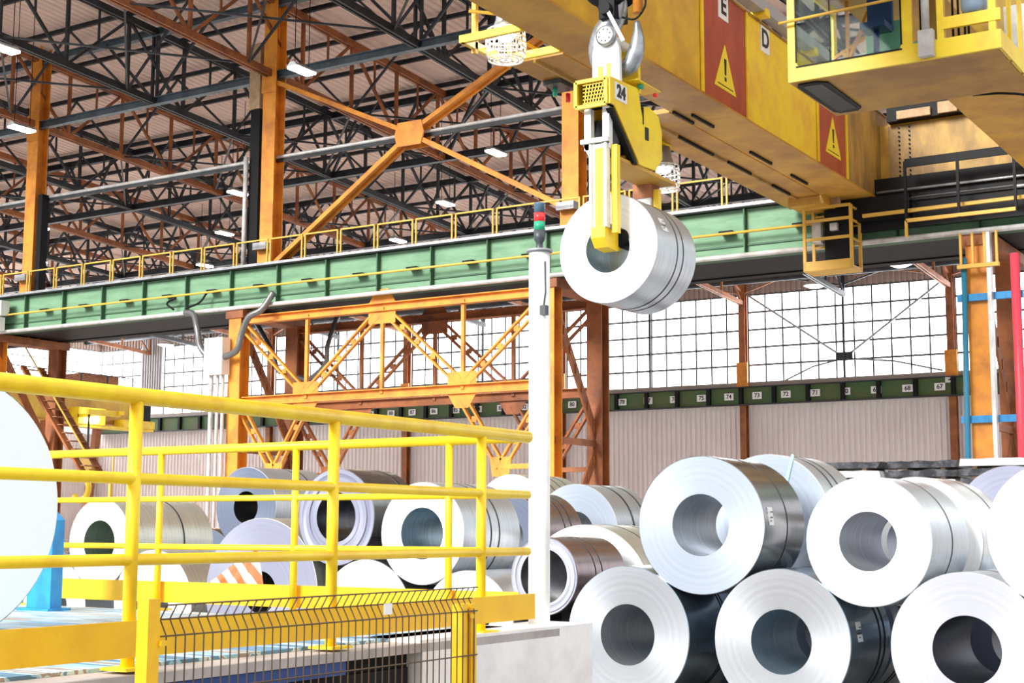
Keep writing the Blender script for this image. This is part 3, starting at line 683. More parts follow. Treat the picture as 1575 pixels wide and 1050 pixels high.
# walkway hung on the far side of girder 1
wk = CP(MB().box(-14.35, GX1 - .1, 22.7, 24.6, GZ0 - .02, GZ0 + .08).box(-14.45, GX1 - .1, 27.2, 37.5, GZ0 - .02, GZ0 + .08), 'walkway', M['crane_under'])
CP(MB().box(-13.8, -13.74, 22.7, 24.6, GZ0 - .08, GZ0 - .02).box(-13.8, -13.74, 27.2, 36.6, GZ0 - .08, GZ0 - .02), 'edge_angle', M['crane_dirty'], wk)
for x, y, l in ((-12.8, 24.6, .7), (-13.0, 27.1, 1.0), (-12.75, 27.5, 1.1), (-13.75, 28.9, 1.9), (-12.9, 31.0, 1.3), (-13.72, 31.6, 1.4), (-12.9, 33.6, 1.1), (-13.72, 34.4, 1.2)):
    CP(MB().box(x - .025, x + .025, y, y + l, GZ0 - .09, GZ0 - .03), 'cable_slot', M['black'], wk)
for y in (22.8, 24.5, 27.3, 29.8, 32.3, 34.8, 37.3): CP(MB().bar((-14.42, y, GZ0), (-14.42, y, GZ0 + 1.1), .05, .05), 'handrail_post', M['crane_clean'], wk)
for z in (.55, 1.1): CP(MB().bar((-14.3, 22.8, GZ0 + z), (-14.3, 24.5, GZ0 + z), .05, .05), 'handrail', M['crane_clean'], wk); CP(MB().bar((-14.42, 27.3, GZ0 + z), (-14.42, 37.5, GZ0 + z), .05, .05), 'handrail', M['crane_clean'], wk)
# lamp bracket and caged floodlights
def caged(p, parent, ann='caged_floodlight'):
    x, y, z = p
    c = CP(MB().lathe([(.02, .52), (.16, .5), (.2, .25), (.27, .05), (.27, 0), (.0, .02)], (x, y, z), 'Z', 20), ann, M['grey'], parent)
    MB().lathe([(.0, -.14), (.14, -.1), (.2, 0), (.18, .08), (.0, .09)], (x, y, z), 'Z', 20).build('bulb', M['bulb'], c)
    m = MB()
    for zz, r in ((.05, .36), (-.1, .37), (-.2, .38), (-.3, .38), (-.4, .37), (-.5, .33)):
        m.lathe([(r - .008, zz - .012), (r + .008, zz - .012), (r + .008, zz + .012), (r - .008, zz + .012)], (x, y, z), 'Z', 24, close=True)
    for k in range(20):
        a = 2 * PI * k / 20; ca, sa = math.cos(a), math.sin(a)
        m.path([(x + .36 * ca, y + .36 * sa, z + .05), (x + .38 * ca, y + .38 * sa, z - .25), (x + .33 * ca, y + .33 * sa, z - .5)], .011, 4)
    for r in (.12, .24): m.lathe([(r - .01, -.51), (r + .01, -.51), (r + .01, -.49), (r - .01, -.49)], (x, y, z), 'Z', 20, close=True)
    for k in range(8):
        a = 2 * PI * k / 8; m.bar((x, y, z - .5), (x + .33 * math.cos(a), y + .33 * math.sin(a), z - .5), .015, .015)
    m.build('wire_cage', M['white'], c)
    return c
lb = CP(MB().bar((-14.35, 21.1, GZ0), (GX1, 21.1, GZ0), .09, .14).bar((-14.35, 22.45, GZ0), (GX1, 22.45, GZ0), .09, .14).bar((-14.33, 21.05, GZ0), (-14.33, 22.7, GZ0), .09, .14), 'lamp_bracket', M['crane_clean'])
CP(MB().bar((-14.33, 21.5, GZ0 - .15), (-14.33, 21.5, GZ0 + 1.6), .09, .09), 'bracket_post', M['rail_ochre'], lb)
CP(MB().bar((-14.33, 21.3, GZ0 + .6), (-13.4, 22.3, GZ0 + .6), .05, .05), 'bracket_rail', M['rail_ochre'], lb)
CP(MB().bar((-14.0, 22.05, GZ0 + .72), (-13.05, 22.05, GZ0 + .72), .05, .05).tube((-14.0, 22.05, GZ0 + .72), (-14.0, 22.05, GZ0 + .5), .025, 6), 'lamp_arm', M['rail_ochre'], lb)
caged((-14.0, 22.05, 11.2), lb)
CP(MB().tube((-14.2, 24.2, GZ0 - .1), (-14.2, 24.2, GZ0 - .28), .05, 8), 'signal_lamp', M['green_lens'], wk)
CP(MB().tube((-14.1, 24.55, GZ0 - .15), (-14.1, 24.55, GZ0 - .32), .05, 8), 'signal_lamp', M['red_lens'], wk)
CP(MB().box(-14.3, -13.9, 23.9, 24.5, GZ0 - .12, GZ0 - .03), 'lamp_box', M['plum'], wk)
lb2 = CP(MB().bar((-14.3, 27.5, GZ0 - .1), (-14.3, 29.6, GZ0 - .1), .09, .12).tube((-14.3, 29.2, GZ0 - .1), (-14.3, 29.2, 10.6), .05, 8), 'lamp_bracket', M['crane_clean'])
caged((-14.3, 29.25, 10.22), lb2)
CP(MB().box(-14.7, -14.2, 27.9, 28.5, 10.3, 10.75).box(-14.6, -14.3, 27.6, 27.85, 9.8, 10.6), 'junction_box', M['plum'], lb2)
# second girder
g2 = CP(MB().prism([(12, GZ0 + .02), (GYB, GZ0 + .02), (GYB, 11.33), (37.88, 11.33), (37.88, GZ1), (12, GZ1)], 'X', -7.8, -6.3), 'girder', M['crane'])
CP(MB().box(-7.84, -6.26, 12, GYB, GZ0 - .03, GZ0 + .02), 'bottom_plate', M['crane_under'], g2)
# end carriage
ec = CP(MB().box(-14.2, -4.6, 37.9, 38.7, 11.32, 12.95), 'end_carriage', M['crane'])
CP(MB().box(-11.75, -7.8, 37.86, 37.9, 11.34, 12.9), 'face_plate', M['crane_dirty'], ec)
m = MB()
for k in range(12):
    for dx in (0, .28): m.tube((-11.45 + dx, 37.86, 11.5 + k * .12), (-11.45 + dx, 37.82, 11.5 + k * .12), .025, 6)
CP(m, 'bolt_row', M['black'], ec)
for k, (x, w, h) in enumerate(((-11.4, .9, .22), (-10.3, .5, .3), (-9.6, .35, .34), (-9.1, .3, .34))): CP(MB().box(x, x + w, 37.5, 37.9, 12.97, 12.97 + h), 'terminal_box', M['pipe_grey'] if k > 1 else M['timber'], ec)
CP(MB().box(-11.7, -8.4, 37.6, 37.95, 12.95, 13.5), 'switch_rack', M['black'], ec)
# black blocks and panel added for the crane's shade on the runway beam
for x0, x1 in ((-13.2, -11.0), (-7.8, -5.4)): CP(MB().box(x0, x1, 37.05, 37.33, 10.2, 10.82), 'shade_block', M['black'], ec)
CP(MB().box(-12.6, -4.5, 37.30, 37.36, 9.95, 11.34), 'shade_panel', M['black'], ec)
CP(MB().tube((-11.9, 37.2, 10.95), (-5, 37.2, 10.95), .035, 6).tube((-11.9, 37.25, 10.7), (-5, 37.25, 10.7), .05, 6), 'cable', M['grey'], ec)
# dark service railing
m = MB()
for x in (-10.95, -9.6, -8.2): m.bar((x, 36.6, 9.9), (x, 36.6, 11.55), .07, .07)
m.bar((-10.95, 36.6, 11.5), (-8.2, 36.6, 11.5), .06, .22).bar((-10.95, 36.6, 10.55), (-8.2, 36.6, 10.55), .05, .05)
CP(m, 'service_railing', M['black'], ec)
CP(MB().bar((-10.95, 36.58, 9.98), (-8.2, 36.58, 9.98), .07, .09).bar((-10.95, 36.58, 9.98), (-10.95, 36.58, 9.55), .07, .07).bar((-12.2, 36.9, 10.3), (-5.2, 36.9, 10.35), .09, .09), 'service_step', M['rail_ochre'], ec)
# service cage under girder 1
sc = CP(MB().box(-13.75, -12.4, 36.6, 37.35, 8.88, 8.98), 'service_cage', M['rail_ochre'])
m = MB()
for x in (-13.72, -12.43):
    for y in (36.62, 37.32): m.bar((x, y, 8.9), (x, y, 10.85 if x < -13 else 10.6), .08, .08)
m.box(-13.75, -12.4, 36.58, 36.63, 8.9, 9.15)
for z in (9.75, 10.25, 10.6):
    m.bar((-13.72, 36.62, z), (-12.43, 36.62, z), .05, .08).bar((-12.43, 36.62, z - .05), (-12.43, 37.32, z - .05), .05, .05).bar((-13.72, 37.32, z - .1), (-12.43, 37.32, z - .1), .05, .05)
m.build('cage_frame', M['rail_ochre'], sc)
MB().box(-13.3, -12.6, 37.0, 37.3, 9.0, 10.6).build('control_cabinet', M['black'], sc)
MB().box(-13.6, -13.35, 36.85, 37.1, 9.7, 10.3).box(-13.1, -12.9, 36.85, 37.0, 10.0, 10.2).build('relay_box', M['pipe_grey'], sc)
MB().box(-13.45, -12.75, 36.7, 36.8, 10.62, 10.85).build('name_board', M['timber'], sc)
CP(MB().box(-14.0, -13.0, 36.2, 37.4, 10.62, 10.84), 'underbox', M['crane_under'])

# operator cab
CX0, CX1, CX2, CY0, CY1, CZ0, CZ1 = -8.07, -6.1, -4.81, 21.0, 23.15, 9.0, 10.86
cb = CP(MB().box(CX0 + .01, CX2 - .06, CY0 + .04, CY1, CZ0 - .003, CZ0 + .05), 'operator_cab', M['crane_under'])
m = MB()
m.box(CX0, CX1, CY0 - .02, CY0 + .04, CZ0, CZ0 + .22).box(CX0, CX0 + .13, CY0 - .021, CY0 + .04, CZ0 + .22, CZ1 - .18).box(CX1 - .16, CX1, CY0 - .021, CY0 + .04, CZ0 + .22, CZ1 - .18).box(CX0, CX1, CY0 - .02, CY0 + .04, CZ1 - .18, CZ1)
for x, sgn in ((CX0 + .13, 1), (CX1 - .16, -1)):
    for z, sz in ((CZ0 + .22, 1), (CZ1 - .18, -1)):
        m.prism([(x, z), (x + sgn * .1, z), (x + sgn * .03, z + sz * .03), (x, z + sz * .1)], 'Y', CY0 - .02, CY0 + .04)
m.box(CX0 + .002, CX0 + .05, CY0 + .04, CY1, CZ0 + .05, CZ0 + .22).box(CX0 + .002, CX0 + .05, CY1 - .15, CY1, CZ0 + .22, CZ1 - .15).box(CX0 + .002, CX0 + .05, CY0 + .04, CY1, CZ1 - .15, CZ1)
m.build('cab_frame', M['crane_clean'], cb)
MB().box(CX0, CX2, CY0, CY1, CZ1 + .001, CZ1 + .02).build('roof_panel', M['crane_dirty'], cb)
MB().box(CX0 + .1, CX1 - .1, CY0 + .0, CY0 + .012, CZ0 + .2, CZ1 - .16).build('front_window', M['glass'], cb)
m = MB(); f = .025
m.box(CX0 + .13, CX1 - .16, CY0 - .03, CY0 - .02, CZ0 + .215, CZ0 + .24).box(CX0 + .125, CX0 + .15, CY0 - .03, CY0 - .02, CZ0 + .3, CZ1 - .2).box(CX1 - .18, CX1 - .155, CY0 - .03, CY0 - .02, CZ0 + .3, CZ1 - .2).box(CX0 + .68, CX0 + .7, CY0 - .03, CY0 - .02, CZ0 + .22, CZ1 - .2)
m.build('window_seal', M['black'], cb)
MB().box(CX0 + .01, CX0 + .02, CY0, CY1 - .15, CZ0 + .2, CZ1 - .15).build('side_window', M['glass'], cb)
MB().tube((CX0 - .1, CY0 - .12, CZ0 + .95), (CX1 - .05, CY0 - .12, CZ0 + 1.0), .025, 8).build('grab_rail', M['rail_ochre'], cb)
fw = MB().prism([(CX0 + .12, CY0 + .1), (CX0 + .42, CY0 + .1), (CX0 + .56, CY0 + .22), (CX0 + .56, CY1 - .35), (CX0 + .46, CY1 - .22), (CX0 + .16, CY1 - .22), (CX0 + .08, CY1 - .35), (CX0 + .06, CY0 + .22)], 'Z', CZ0 - .03, CZ0 - .002).build('floor_window', M['black'], cb)
MB().prism([(CX0 + .16, CY0 + .2), (CX0 + .46, CY0 + .2), (CX0 + .5, CY1 - .4), (CX0 + .16, CY1 - .32)], 'Z', CZ0 - .036, CZ0 - .03).build('pane', M['floor_glass'], fw)
MB().box(CX0 + .72, CX0 + 1.45, CY1 - .5, CY1 - .4, CZ0 + .1, CZ0 + 1.3).build('cabinet', M['teal'], cb)
MB().box(CX0 + 1.45, CX1 - .02, CY1 - .9, CY1 - .2, CZ0 + .1, CZ0 + .75).build('console', M['teal'], cb)
MB().box(CX0 + 1.55, CX1 - .05, CY1 - .2, CY1 - .1, CZ0 + .7, CZ1 - .1).build('rear_panel', M['crane_dirty'], cb)
MB().bar((CX0 + .25, CY1 - .3, CZ0 + 1.0), (CX0 + .75, CY1 - .3, CZ0 + .05), .1, .06).bar((CX0 + .3, CY1 - .3, CZ0 + .7), (CX0 + .7, CY1 - .3, CZ0 + 1.6), .07, .05).bar((CX0 + .1, CY1 - .3, CZ0 + .9), (CX0 + .7, CY1 - .3, CZ0 + 1.2), .06, .05).bar((CX0 + .35, CY1 - .32, CZ0 + .2), (CX0 + .35, CY1 - .32, CZ1), .06, .05).build('lattice_reflection', M['orange'], cb)  # orange bars added for a reflection in the cab window
# seat
MB().box(CX0 + .9, CX0 + 1.3, CY0 + .8, CY0 + 1.2, CZ0 + .95, CZ0 + 1.05).box(CX0 + .9, CX0 + 1.3, CY0 + 1.18, CY0 + 1.28, CZ0 + 1.0, CZ0 + 1.75).tube((CX0 + 1.1, CY0 + 1.0, CZ0), (CX0 + 1.1, CY0 + 1.0, CZ0 + .95), .05, 8).build('operator_seat', M['navy'], cb)
# gallery beside the cab
m = MB()
m.box(CX1, CX2, CY0 - .02, CY0 + .04, CZ0, CZ0 + .28).box(CX2 - .05, CX2, CY0 + .04, CY1, CZ0, CZ0 + .28)
for x in (CX1 + .42, CX2 - .12): m.box(x - .05, x + .05, CY0 - .02, CY0 + .06, CZ0 + .28, CZ1)
m.box(CX1 + .45, CX2, CY0 - .03, CY0 + .03, CZ0 + .42, CZ0 + .6)
for y in (CY0 + .7, CY0 + 1.4, CY1 - .05): m.bar((CX2 - .04, y, CZ0), (CX2 - .04, y, CZ1), .06, .06)
m.build('gallery_frame', M['crane_clean'], cb)
m = MB()
for k, x in enumerate((CX1 + .07, CX1 + .13, CX1 + .33, CX1 + .55, CX1 + .62, CX1 + .7, CX1 + .78)): m.tube((x, CY0 + .2 + .05 * (k % 3), CZ0 + .1), (x, CY0 + .2 + .05 * (k % 3), CZ1), .018, 6)
m.build('cable_bundle', M['black'], cb)
MB().tube((CX1 + .22, CY0 - .08, CZ0 + .3), (CX1 + .22, CY0 - .08, CZ1), .06, 10).box(CX1 + .12, CX1 + .34, CY0 - .16, CY0 - .03, CZ0 + .02, CZ0 + .42).build('conduit', M['pipe_grey'], cb)
MB().lathe([(0, CZ0 + .62), (.16, CZ0 + .62), (.19, CZ0 + .72), (.19, CZ0 + .95), (.14, CZ0 + 1.03), (.05, CZ0 + 1.05), (0, CZ0 + 1.05)], (CX2 - .4, CY0 + .12, 0), 'Z', 20).build('water_bin', M['bin'], cb)
MB().path(bez([(CX1 + .3, CY1 + .05, CZ0 + .02), (CX1 + .8, CY1 + .1, CZ0 - .02), (CX1 + 1.15, CY1 + .3, CZ0 - .1), (CX1 + 1.3, CY1 + .6, CZ0 - .45)]), .02, 6).build('loose_cable', M['black'], cb)
CP(MB().box(-5.9, -4.9, 26, 30, 10.3, 11.4), 'side_box', M['pipe_grey'], g2)

# ------------------------------------------------------------------ hook block hanging from the trolley
HX, HY = -9.1, 17.1
hk = thing('hook_block', 'grey double crane hook hanging from the trolley ropes', 'hook', (HX, HY, 8.7))
m = MB()
for k in range(6): m.tube((HX - .3 + .12 * k, HY + (-.15 if k % 2 else .15), 9.5), (HX - .3 + .12 * k, HY + (-.15 if k % 2 else .15), 16), .018, 6)
m.build('wire_rope', M['black'], hk)
MB().lathe([(0, -.16), (.42, -.16), (.45, -.1), (.38, 0), (.45, .1), (.42, .16), (0, .16)], (HX, HY, 9.62), 'Y', 28).build('sheave_housing', M['black'], hk)
MB().box(HX - .12, HX + .12, HY - .2, HY + .2, 9.0, 9.5).build('hook_nut', M['black'], hk)
# ramshorn: shank and two horns, in the XZ plane turned a little
def horn(pts, rr):
    P3 = bez([(u, HY + .03, z) for u, z in pts], 6); n = len(P3) - 1
    return MB().path(P3, [rr[min(len(rr) - 1, int(i / n * (len(rr) - 1)))] * (1 - (i / n * (len(rr) - 1)) % 1) + rr[min(len(rr) - 1, int(i / n * (len(rr) - 1)) + 1)] * ((i / n * (len(rr) - 1)) % 1) for i in range(n + 1)], 14)
horn([(-8.98, 9.45), (-9.08, 9.1), (-9.26, 8.86), (-9.33, 8.6), (-9.26, 8.38), (-9.06, 8.28)], [.1, .15, .17, .16, .14, .1]).build('hook_horn', M['hook_steel'], hk)
horn([(-9.06, 8.28), (-8.88, 8.33), (-8.78, 8.5), (-8.74, 8.7), (-8.75, 8.95)], [.1, .12, .12, .09, .035]).build('hook_horn', M['hook_steel'], hk)
MB().tube((HX, HY - .28, 9.12), (HX, HY + .1, 9.12), .09, 14).build('latch_pivot', M['black'], hk)
MB().bar((HX + .03, HY - .25, 9.1), (HX + .26, HY - .2, 8.62), .03, .05).build('latch', M['white_paint'], hk)
MB().path(bez([(HX + .35, HY, 9.6), (HX + .5, HY, 9.2), (HX + .35, HY, 8.98), (HX + .1, HY, 9.05)]), .015, 6).build('control_cable', M['black'], hk)
MB().tube((HX + .38, HY, 9.05), (HX + .38, HY, 10.5), .07, 12).build('orange_sleeve', M['orange'], hk)

# ------------------------------------------------------------------ coil tongs
TXc = -9.16
tg = thing('coil_tongs', 'yellow motorised coil tongs numbered 24 gripping the hanging coil', 'lifting tongs', (TXc, 17.6, 8.0))
# suspension lugs with forked front
for Y_, mm in ((16.86, M['white_paint']), (17.42, M['crane_clean'])):
    MB().prism([(TXc + .07 - .10, 8.80), (TXc + .07 + .12, 8.80), (TXc + .07 + .2, 8.50), (TXc + .07 + .21, 8.04), (TXc + .07 - .21, 8.04), (TXc + .07 - .21, 8.50)], 'Y', Y_, Y_ + .07).build('lug_plate', mm, tg)
MB().box(TXc - .05, TXc + .02, 16.85, 16.86, 8.04, 8.30).box(TXc + .08, TXc + .14, 16.85, 16.86, 8.04, 8.33).build('lug_recess', M['crane_clean'], tg)
MB().lathe([(.05, 16.79), (.14, 16.79), (.145, 16.82), (.145, 16.86), (.05, 16.86)], (TXc + .09, 0, 8.71), 'Y', 28).build('pin_rim', M['hook_steel'], tg)
pn = MB().lathe([(0, 16.78), (.115, 16.78), (.125, 16.80), (.125, 16.87), (.05, 16.87)], (TXc + .09, 0, 8.71), 'Y', 28).tube((TXc + .09, 16.86, 8.71), (TXc + .09, 17.55, 8.71), .07, 12).build('pin', M['white_paint'], tg)
m = MB()
for k in range(8): m.tube((TXc + .09 + .085 * math.cos(k * PI / 4 + .2), 16.775, 8.71 + .085 * math.sin(k * PI / 4 + .2)), (TXc + .09 + .085 * math.cos(k * PI / 4 + .2), 16.79, 8.71 + .085 * math.sin(k * PI / 4 + .2)), .012, 6)
m.build('pin_bolts', M['ink'], pn)
# front guard box with mesh
bx0, bx1, by0, by1, bz0, bz1 = TXc - .22, TXc + .24, 16.55, 17.2, 7.67, 8.02
m = MB()
for a, b in (((bx0, bz0), (bx1, bz0)), ((bx0, bz1), (bx1, bz1))): m.bar((a[0], by0, a[1]), (b[0], by0, b[1]), .05, .05)
for x in (bx0, bx1): m.bar((x, by0, bz0), (x, by0, bz1), .05, .05)
m.box(bx0, bx1, by0, by1, bz1, bz1 + .02).box(bx0 - .02, bx0, by0, by1, bz0, bz1).box(bx0, bx1, by1, by1 + .02, bz0, bz1)
fr = m.build('guard_box', M['crane_clean'], tg)
m = MB()
for k in range(8): m.bar((bx0 + .12 + .042 * k, by0 + .01, bz0 + .03), (bx0 + .16 + .05 * k, by0 + .01, bz1 - .03), .012, .012)
for k in range(6): m.bar((bx0 + .10, by0 + .01, bz0 + .05 + .05 * k), (bx1 - .03, by0 + .01, bz0 + .05 + .05 * k), .012, .012)
m.build('wire_mesh', M['crane_clean'], fr)
MB().box(bx0 + .11, bx1 - .03, by0 + .06, by0 + .3, bz0 + .03, bz1 - .03).build('motor', M['black'], fr)
sp = MB().prism([(16.55, 7.67), (16.68, 7.67), (17.4, 7.02), (17.5, 7.02), (17.5, 7.7), (17.35, 8.08), (16.55, 8.04)], 'X', TXc + .275, TXc + .295).build('side_plate', M['crane_clean'], tg)
p2 = MB().box(TXc + .296, TXc + .304, 16.68, 17.02, 7.76, 8.0).build('number_plate', M['white'], sp)
text_mesh('24', .24, M['ink'], 'number', p2, (TXc + .31, 16.85, 7.88), (0, 1, 0), (0, 0, 1), .008)
# main body
for x0, x1 in ((TXc - .27, TXc - .2), (TXc + .2, TXc + .27)):
    MB().prism([(17.05, 8.05), (17.42, 8.1), (17.5, 7.85), (17.75, 7.92), (18.05, 7.85), (18.15, 7.65), (18.15, 7.25), (17.95, 7.05), (17.42, 7.02), (16.9, 7.5), (16.85, 7.6)], 'X', x0, x1).build('body_plate', M['crane_clean'], tg)
MB().box(TXc - .2, TXc + .2, 17.25, 18.05, 7.1, 7.8).build('gearbox', M['crane'], tg)
MB().box(TXc - .24, TXc + .24, 16.95, 18.65, 6.98, 7.03).build('base_plate', M['crane_under'], tg)
MB().prism([(16.6, 7.62), (16.68, 7.62), (17.36, 7.0), (17.26, 7.0)], 'X', TXc + .2, TXc + .29).build('brace', M['black'], tg)
MB().box(TXc - .19, TXc + .19, 17.0, 17.2, 7.12, 7.6).build('recess_shade', M['black'], tg)  # black block painted in for the shade of the hollow
MB().box(TXc + .271, TXc + .28, 17.62, 17.72, 7.42, 7.6).build('hazard_label', M['ink'], tg)
MB().box(TXc + .271, TXc + .285, 17.5, 17.56, 7.62, 7.86).build('slot', M['black'], tg)
# top lamps
MB().lathe([(0, 17.38), (.035, 17.38), (.035, 17.46), (0, 17.46)], (TXc + .31, 0, 8.12), 'Y', 16).build('signal_lamp', M['green_lens'], tg)
MB().lathe([(0, 17.75), (.03, 17.75), (.03, 17.8), (0, 17.8)], (TXc + .36, 0, 8.08), 'Y', 16).build('signal_lamp', M['red_lens'], tg)
MB().box(TXc + .1, TXc + .38, 17.2, 17.9, 8.15, 8.165).build('lamp_shelf', M['crane_clean'], tg)
TXl = TXc + .10
# near leg
MB().box(TXl - .26, TXl - .16, 16.66, 16.76, 7.1, 7.67).box(TXl + .02, TXl + .12, 16.66, 16.76, 7.1, 7.67).box(TXl - .29, TXl + .13, 16.6, 16.66, 7.18, 7.24).prism([(TXl - .28, 7.18), (TXl - .16, 7.18), (TXl - .16, 6.95)], 'Y', 16.66, 16.72).prism([(TXl + .12, 7.18), (TXl + .0, 7.18), (TXl + .02, 6.95)], 'Y', 16.66, 16.72).build('leg_guide', M['white_paint'], tg)
lg = MB().box(TXl - .15, TXl + .10, 16.64, 16.72, 6.02, 7.16).box(TXl - .155, TXl - .125, 16.6, 16.64, 6.02, 7.16).box(TXl + .07, TXl + .105, 16.6, 16.64, 6.02, 7.16).build('near_leg', M['white_paint'], tg)
MB().box(TXl - .08, TXl + .035, 16.625, 16.64, 6.02, 7.1).build('leg_inlay', M['sign_yellow'], lg)
MB().box(TXl + .12, TXl + .2, 16.72, 16.82, 5.95, 7.15).build('rear_rib', M['crane_clean'], lg)
MB().prism([(16.6, 6.02), (16.72, 6.02), (17.15, 5.95), (17.2, 5.84), (16.95, 5.74), (16.7, 5.76), (16.6, 5.88)], 'X', TXl - .13, TXl + .08).build('foot', M['crane_clean'], lg)
MB().lathe([(0, 16.98), (.12, 16.98), (.13, 17.02), (.13, 17.3), (0, 17.3)], (TXc + .2, 0, 5.93), 'Y', 18).build('rubber_pad', M['black'], lg)
# far leg
MB().box(TXc - .3, TXc + .0, 18.34, 18.6, 6.78, 7.0).build('far_leg_sleeve', M['rust'], tg)
fl_ = MB().prism([(TXc - .28, 6.78), (TXc - .02, 6.78), (TXc - .04, 6.4), (TXc + .06, 5.9), (TXc - .1, 5.9), (TXc - .24, 6.4)], 'Y', 18.36, 18.5).build('far_leg', M['white_paint'], tg)
MB().box(TXc - .0, TXc + .08, 18.4, 18.5, 5.9, 6.9).build('rear_rib', M['crane_clean'], fl_)
MB().prism([(18.5, 5.9), (18.38, 5.9), (17.8, 5.86), (17.8, 5.78), (18.1, 5.68), (18.46, 5.7)], 'X', TXc - .1, TXc + .1).build('foot', M['crane_clean'], fl_)

# ------------------------------------------------------------------ steel coils
def coil(label, X, Y, Z, R, w, face, side, bore='grey', rb=.333, straps=(), sw=.03, tags=(), rings=0, group='steel coils', n=96, amp=.0005):
    """axis along Y, near face at Y"""
    mb = MB(); b = .008
    pr = [(rb, 0, 0)]
    if rings:
        k = rings
        for i in range(1, k): 
            r = rb + (R - rb) * i / k
            d = amp * (((i * 7) % 5) - 2) / 2
            pr += [(r - .004, d, 0), (r + .004, amp * 1.1 * (((i * 3) % 5) - 2) / 2, 0)]
    pr += [(R - b, 0, 1), (R, b, 1), (R, w - b, 1), (R - b, w, 0), (rb, w, 2)]
    mb.lathe(pr, (X, Y, Z), 'Y', n, close=True)
    o = mb.build('steel_coil', [FACE[face], SIDE[side], BORE[bore]], None, (X, Y, Z), rn=True)
    for f in o.data.polygons: f.use_smooth = True
    try: o.data.set_sharp_from_angle(angle=math.radians(35))
    except Exception: pass
    tag(o, label, 'steel coil', group)
    for s in straps:
        a, wd_ = (s if isinstance(s, tuple) else (s, sw))
        MB().lathe([(R - .002, a), (R + .004, a), (R + .004, a + wd_), (R - .002, a + wd_)], (X, Y, Z), 'Y', n, close=True).build('strap', M['strap'], o)
    for (ang, a, tw, th) in tags:
        c, s_ = math.cos(ang), math.sin(ang); m = MB()
        n_ = Vector((c, 0, s_)); u = Vector((0, 1, 0)); v = Vector((-s_, 0, c)); P = Vector((X, Y, Z)) + n_ * (R + .006) + u * a
        m.poly([P, P + u * tw, P + u * tw + v * th - n_ * (th * th / 2 / R), P + v * th - n_ * (th * th / 2 / R)])
        to = m.build('paper_tag', M['white'], o, rn=False)
        m = MB()
        for q in (.2, .4, .7):
            A = P + n_ * .003 + u * tw * .2 + v * th * q; m.poly([A, A + u * tw * (.5 if q > .3 else .25), A + u * tw * (.5 if q > .3 else .25) + v * .012, A + v * .012])
        m.build('print', M['ink'], to, rn=False)
    return o
def nest(a, b, R):
    """centre of a circle of radius R lying on circles a, b = (x, z, r)"""
    (x0, z0, r0), (x1, z1, r1) = a, b; r0 += R; r1 += R; dx, dz = x1 - x0, z1 - z0; d = math.hypot(dx, dz)
    t = (d * d + r0 * r0 - r1 * r1) / (2 * d); h = math.sqrt(max(0, r0 * r0 - t * t)); x = x0 + dx * t / d; z = z0 + dz * t / d
    xa, za = x - dz / d * h, z + dx / d * h
    return (xa, za + .002)
YR = 14.45
B = {'C1': (-7.56, FZ + .75, .75), 'C2': (-5.77, FZ + .75, .75), 'C3': (-3.87, FZ + .75, .75), 'C4': (-2.02, FZ + .75, .75)}
coil('silver-white coil in the bottom row just right of the white pole, with a shining face', -7.56, YR, FZ + .75, .75, 1.5, 'silver', 'blue', 'grey', straps=(.95, 1.02))
coil('silver-blue coil in the middle of the bottom row with fan-shaped glints and a paper tag', -5.77, YR, FZ + .75, .75, 1.3, 'silver', 'blue', 'blue', straps=(.9, 1.05), sw=.05, tags=((.02, .2, .16, .2),))
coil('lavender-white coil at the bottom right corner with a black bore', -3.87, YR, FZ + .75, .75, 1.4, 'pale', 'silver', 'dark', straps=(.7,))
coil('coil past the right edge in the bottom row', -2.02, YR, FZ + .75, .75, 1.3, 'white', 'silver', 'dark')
x, z = nest(B['C1'], B['C2'], .745); T1 = (x, z, .745)
coil('pale blue faced coil on the top row with a dark shiny side and one strap', x, YR, z, .745, 1.15, 'blue', 'dark', 'grey', straps=(.62,), sw=.02, tags=((.0, .1, .14, .19),))
x, z = nest(B['C2'], B['C3'], .655)
coil('glaring white coil on the top row with one thin strap and a wide open bore', x, YR, z, .655, 1.35, 'white', 'silver', 'grey', rb=.30, straps=(.7,), sw=.02)
x, z = nest(B['C3'], B['C4'], .70)
coil('bright white coil on the top row cut off by the right edge', x, YR, z, .70, 1.3, 'white', 'bright', 'grey')
# second row behind
R2 = [(-7.4, .74), (-5.88, .74), (-3.76, .74), (-2.2, .74)]
hid = 'steel coil of the second row, seen only through the gaps of the front coils'
for i, (x, r) in enumerate(R2):
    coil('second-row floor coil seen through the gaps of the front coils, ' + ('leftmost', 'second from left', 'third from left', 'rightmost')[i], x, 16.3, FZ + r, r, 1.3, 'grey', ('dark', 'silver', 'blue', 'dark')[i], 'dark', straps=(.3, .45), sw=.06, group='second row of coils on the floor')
x, z = nest((-7.4, FZ + .74, .74), (-5.88, FZ + .74, .74), .76)
c_ = coil('large pale blue coil with a thin teal strap behind the dark-sided top coil', x, 16.3, z, .76, 1.15, 'blue', 'silver', 'grey', straps=(.35, .6), sw=.05)
MB().bar((x - .02 + .25, 16.29, z + .38), (x + .33, 16.29, z + .745), .035, .008, (0, 1, 0)).build('teal_strap', M['tealstrap'], c_)
x, z = nest((-5.88, FZ + .74, .74), (-3.76, FZ + .74, .74), .73)
coil('white coil showing behind the glaring white coil on the top row', x, 16.1, z, .73, 1.2, 'white', 'bright', 'grey', straps=(.75,), sw=.02)
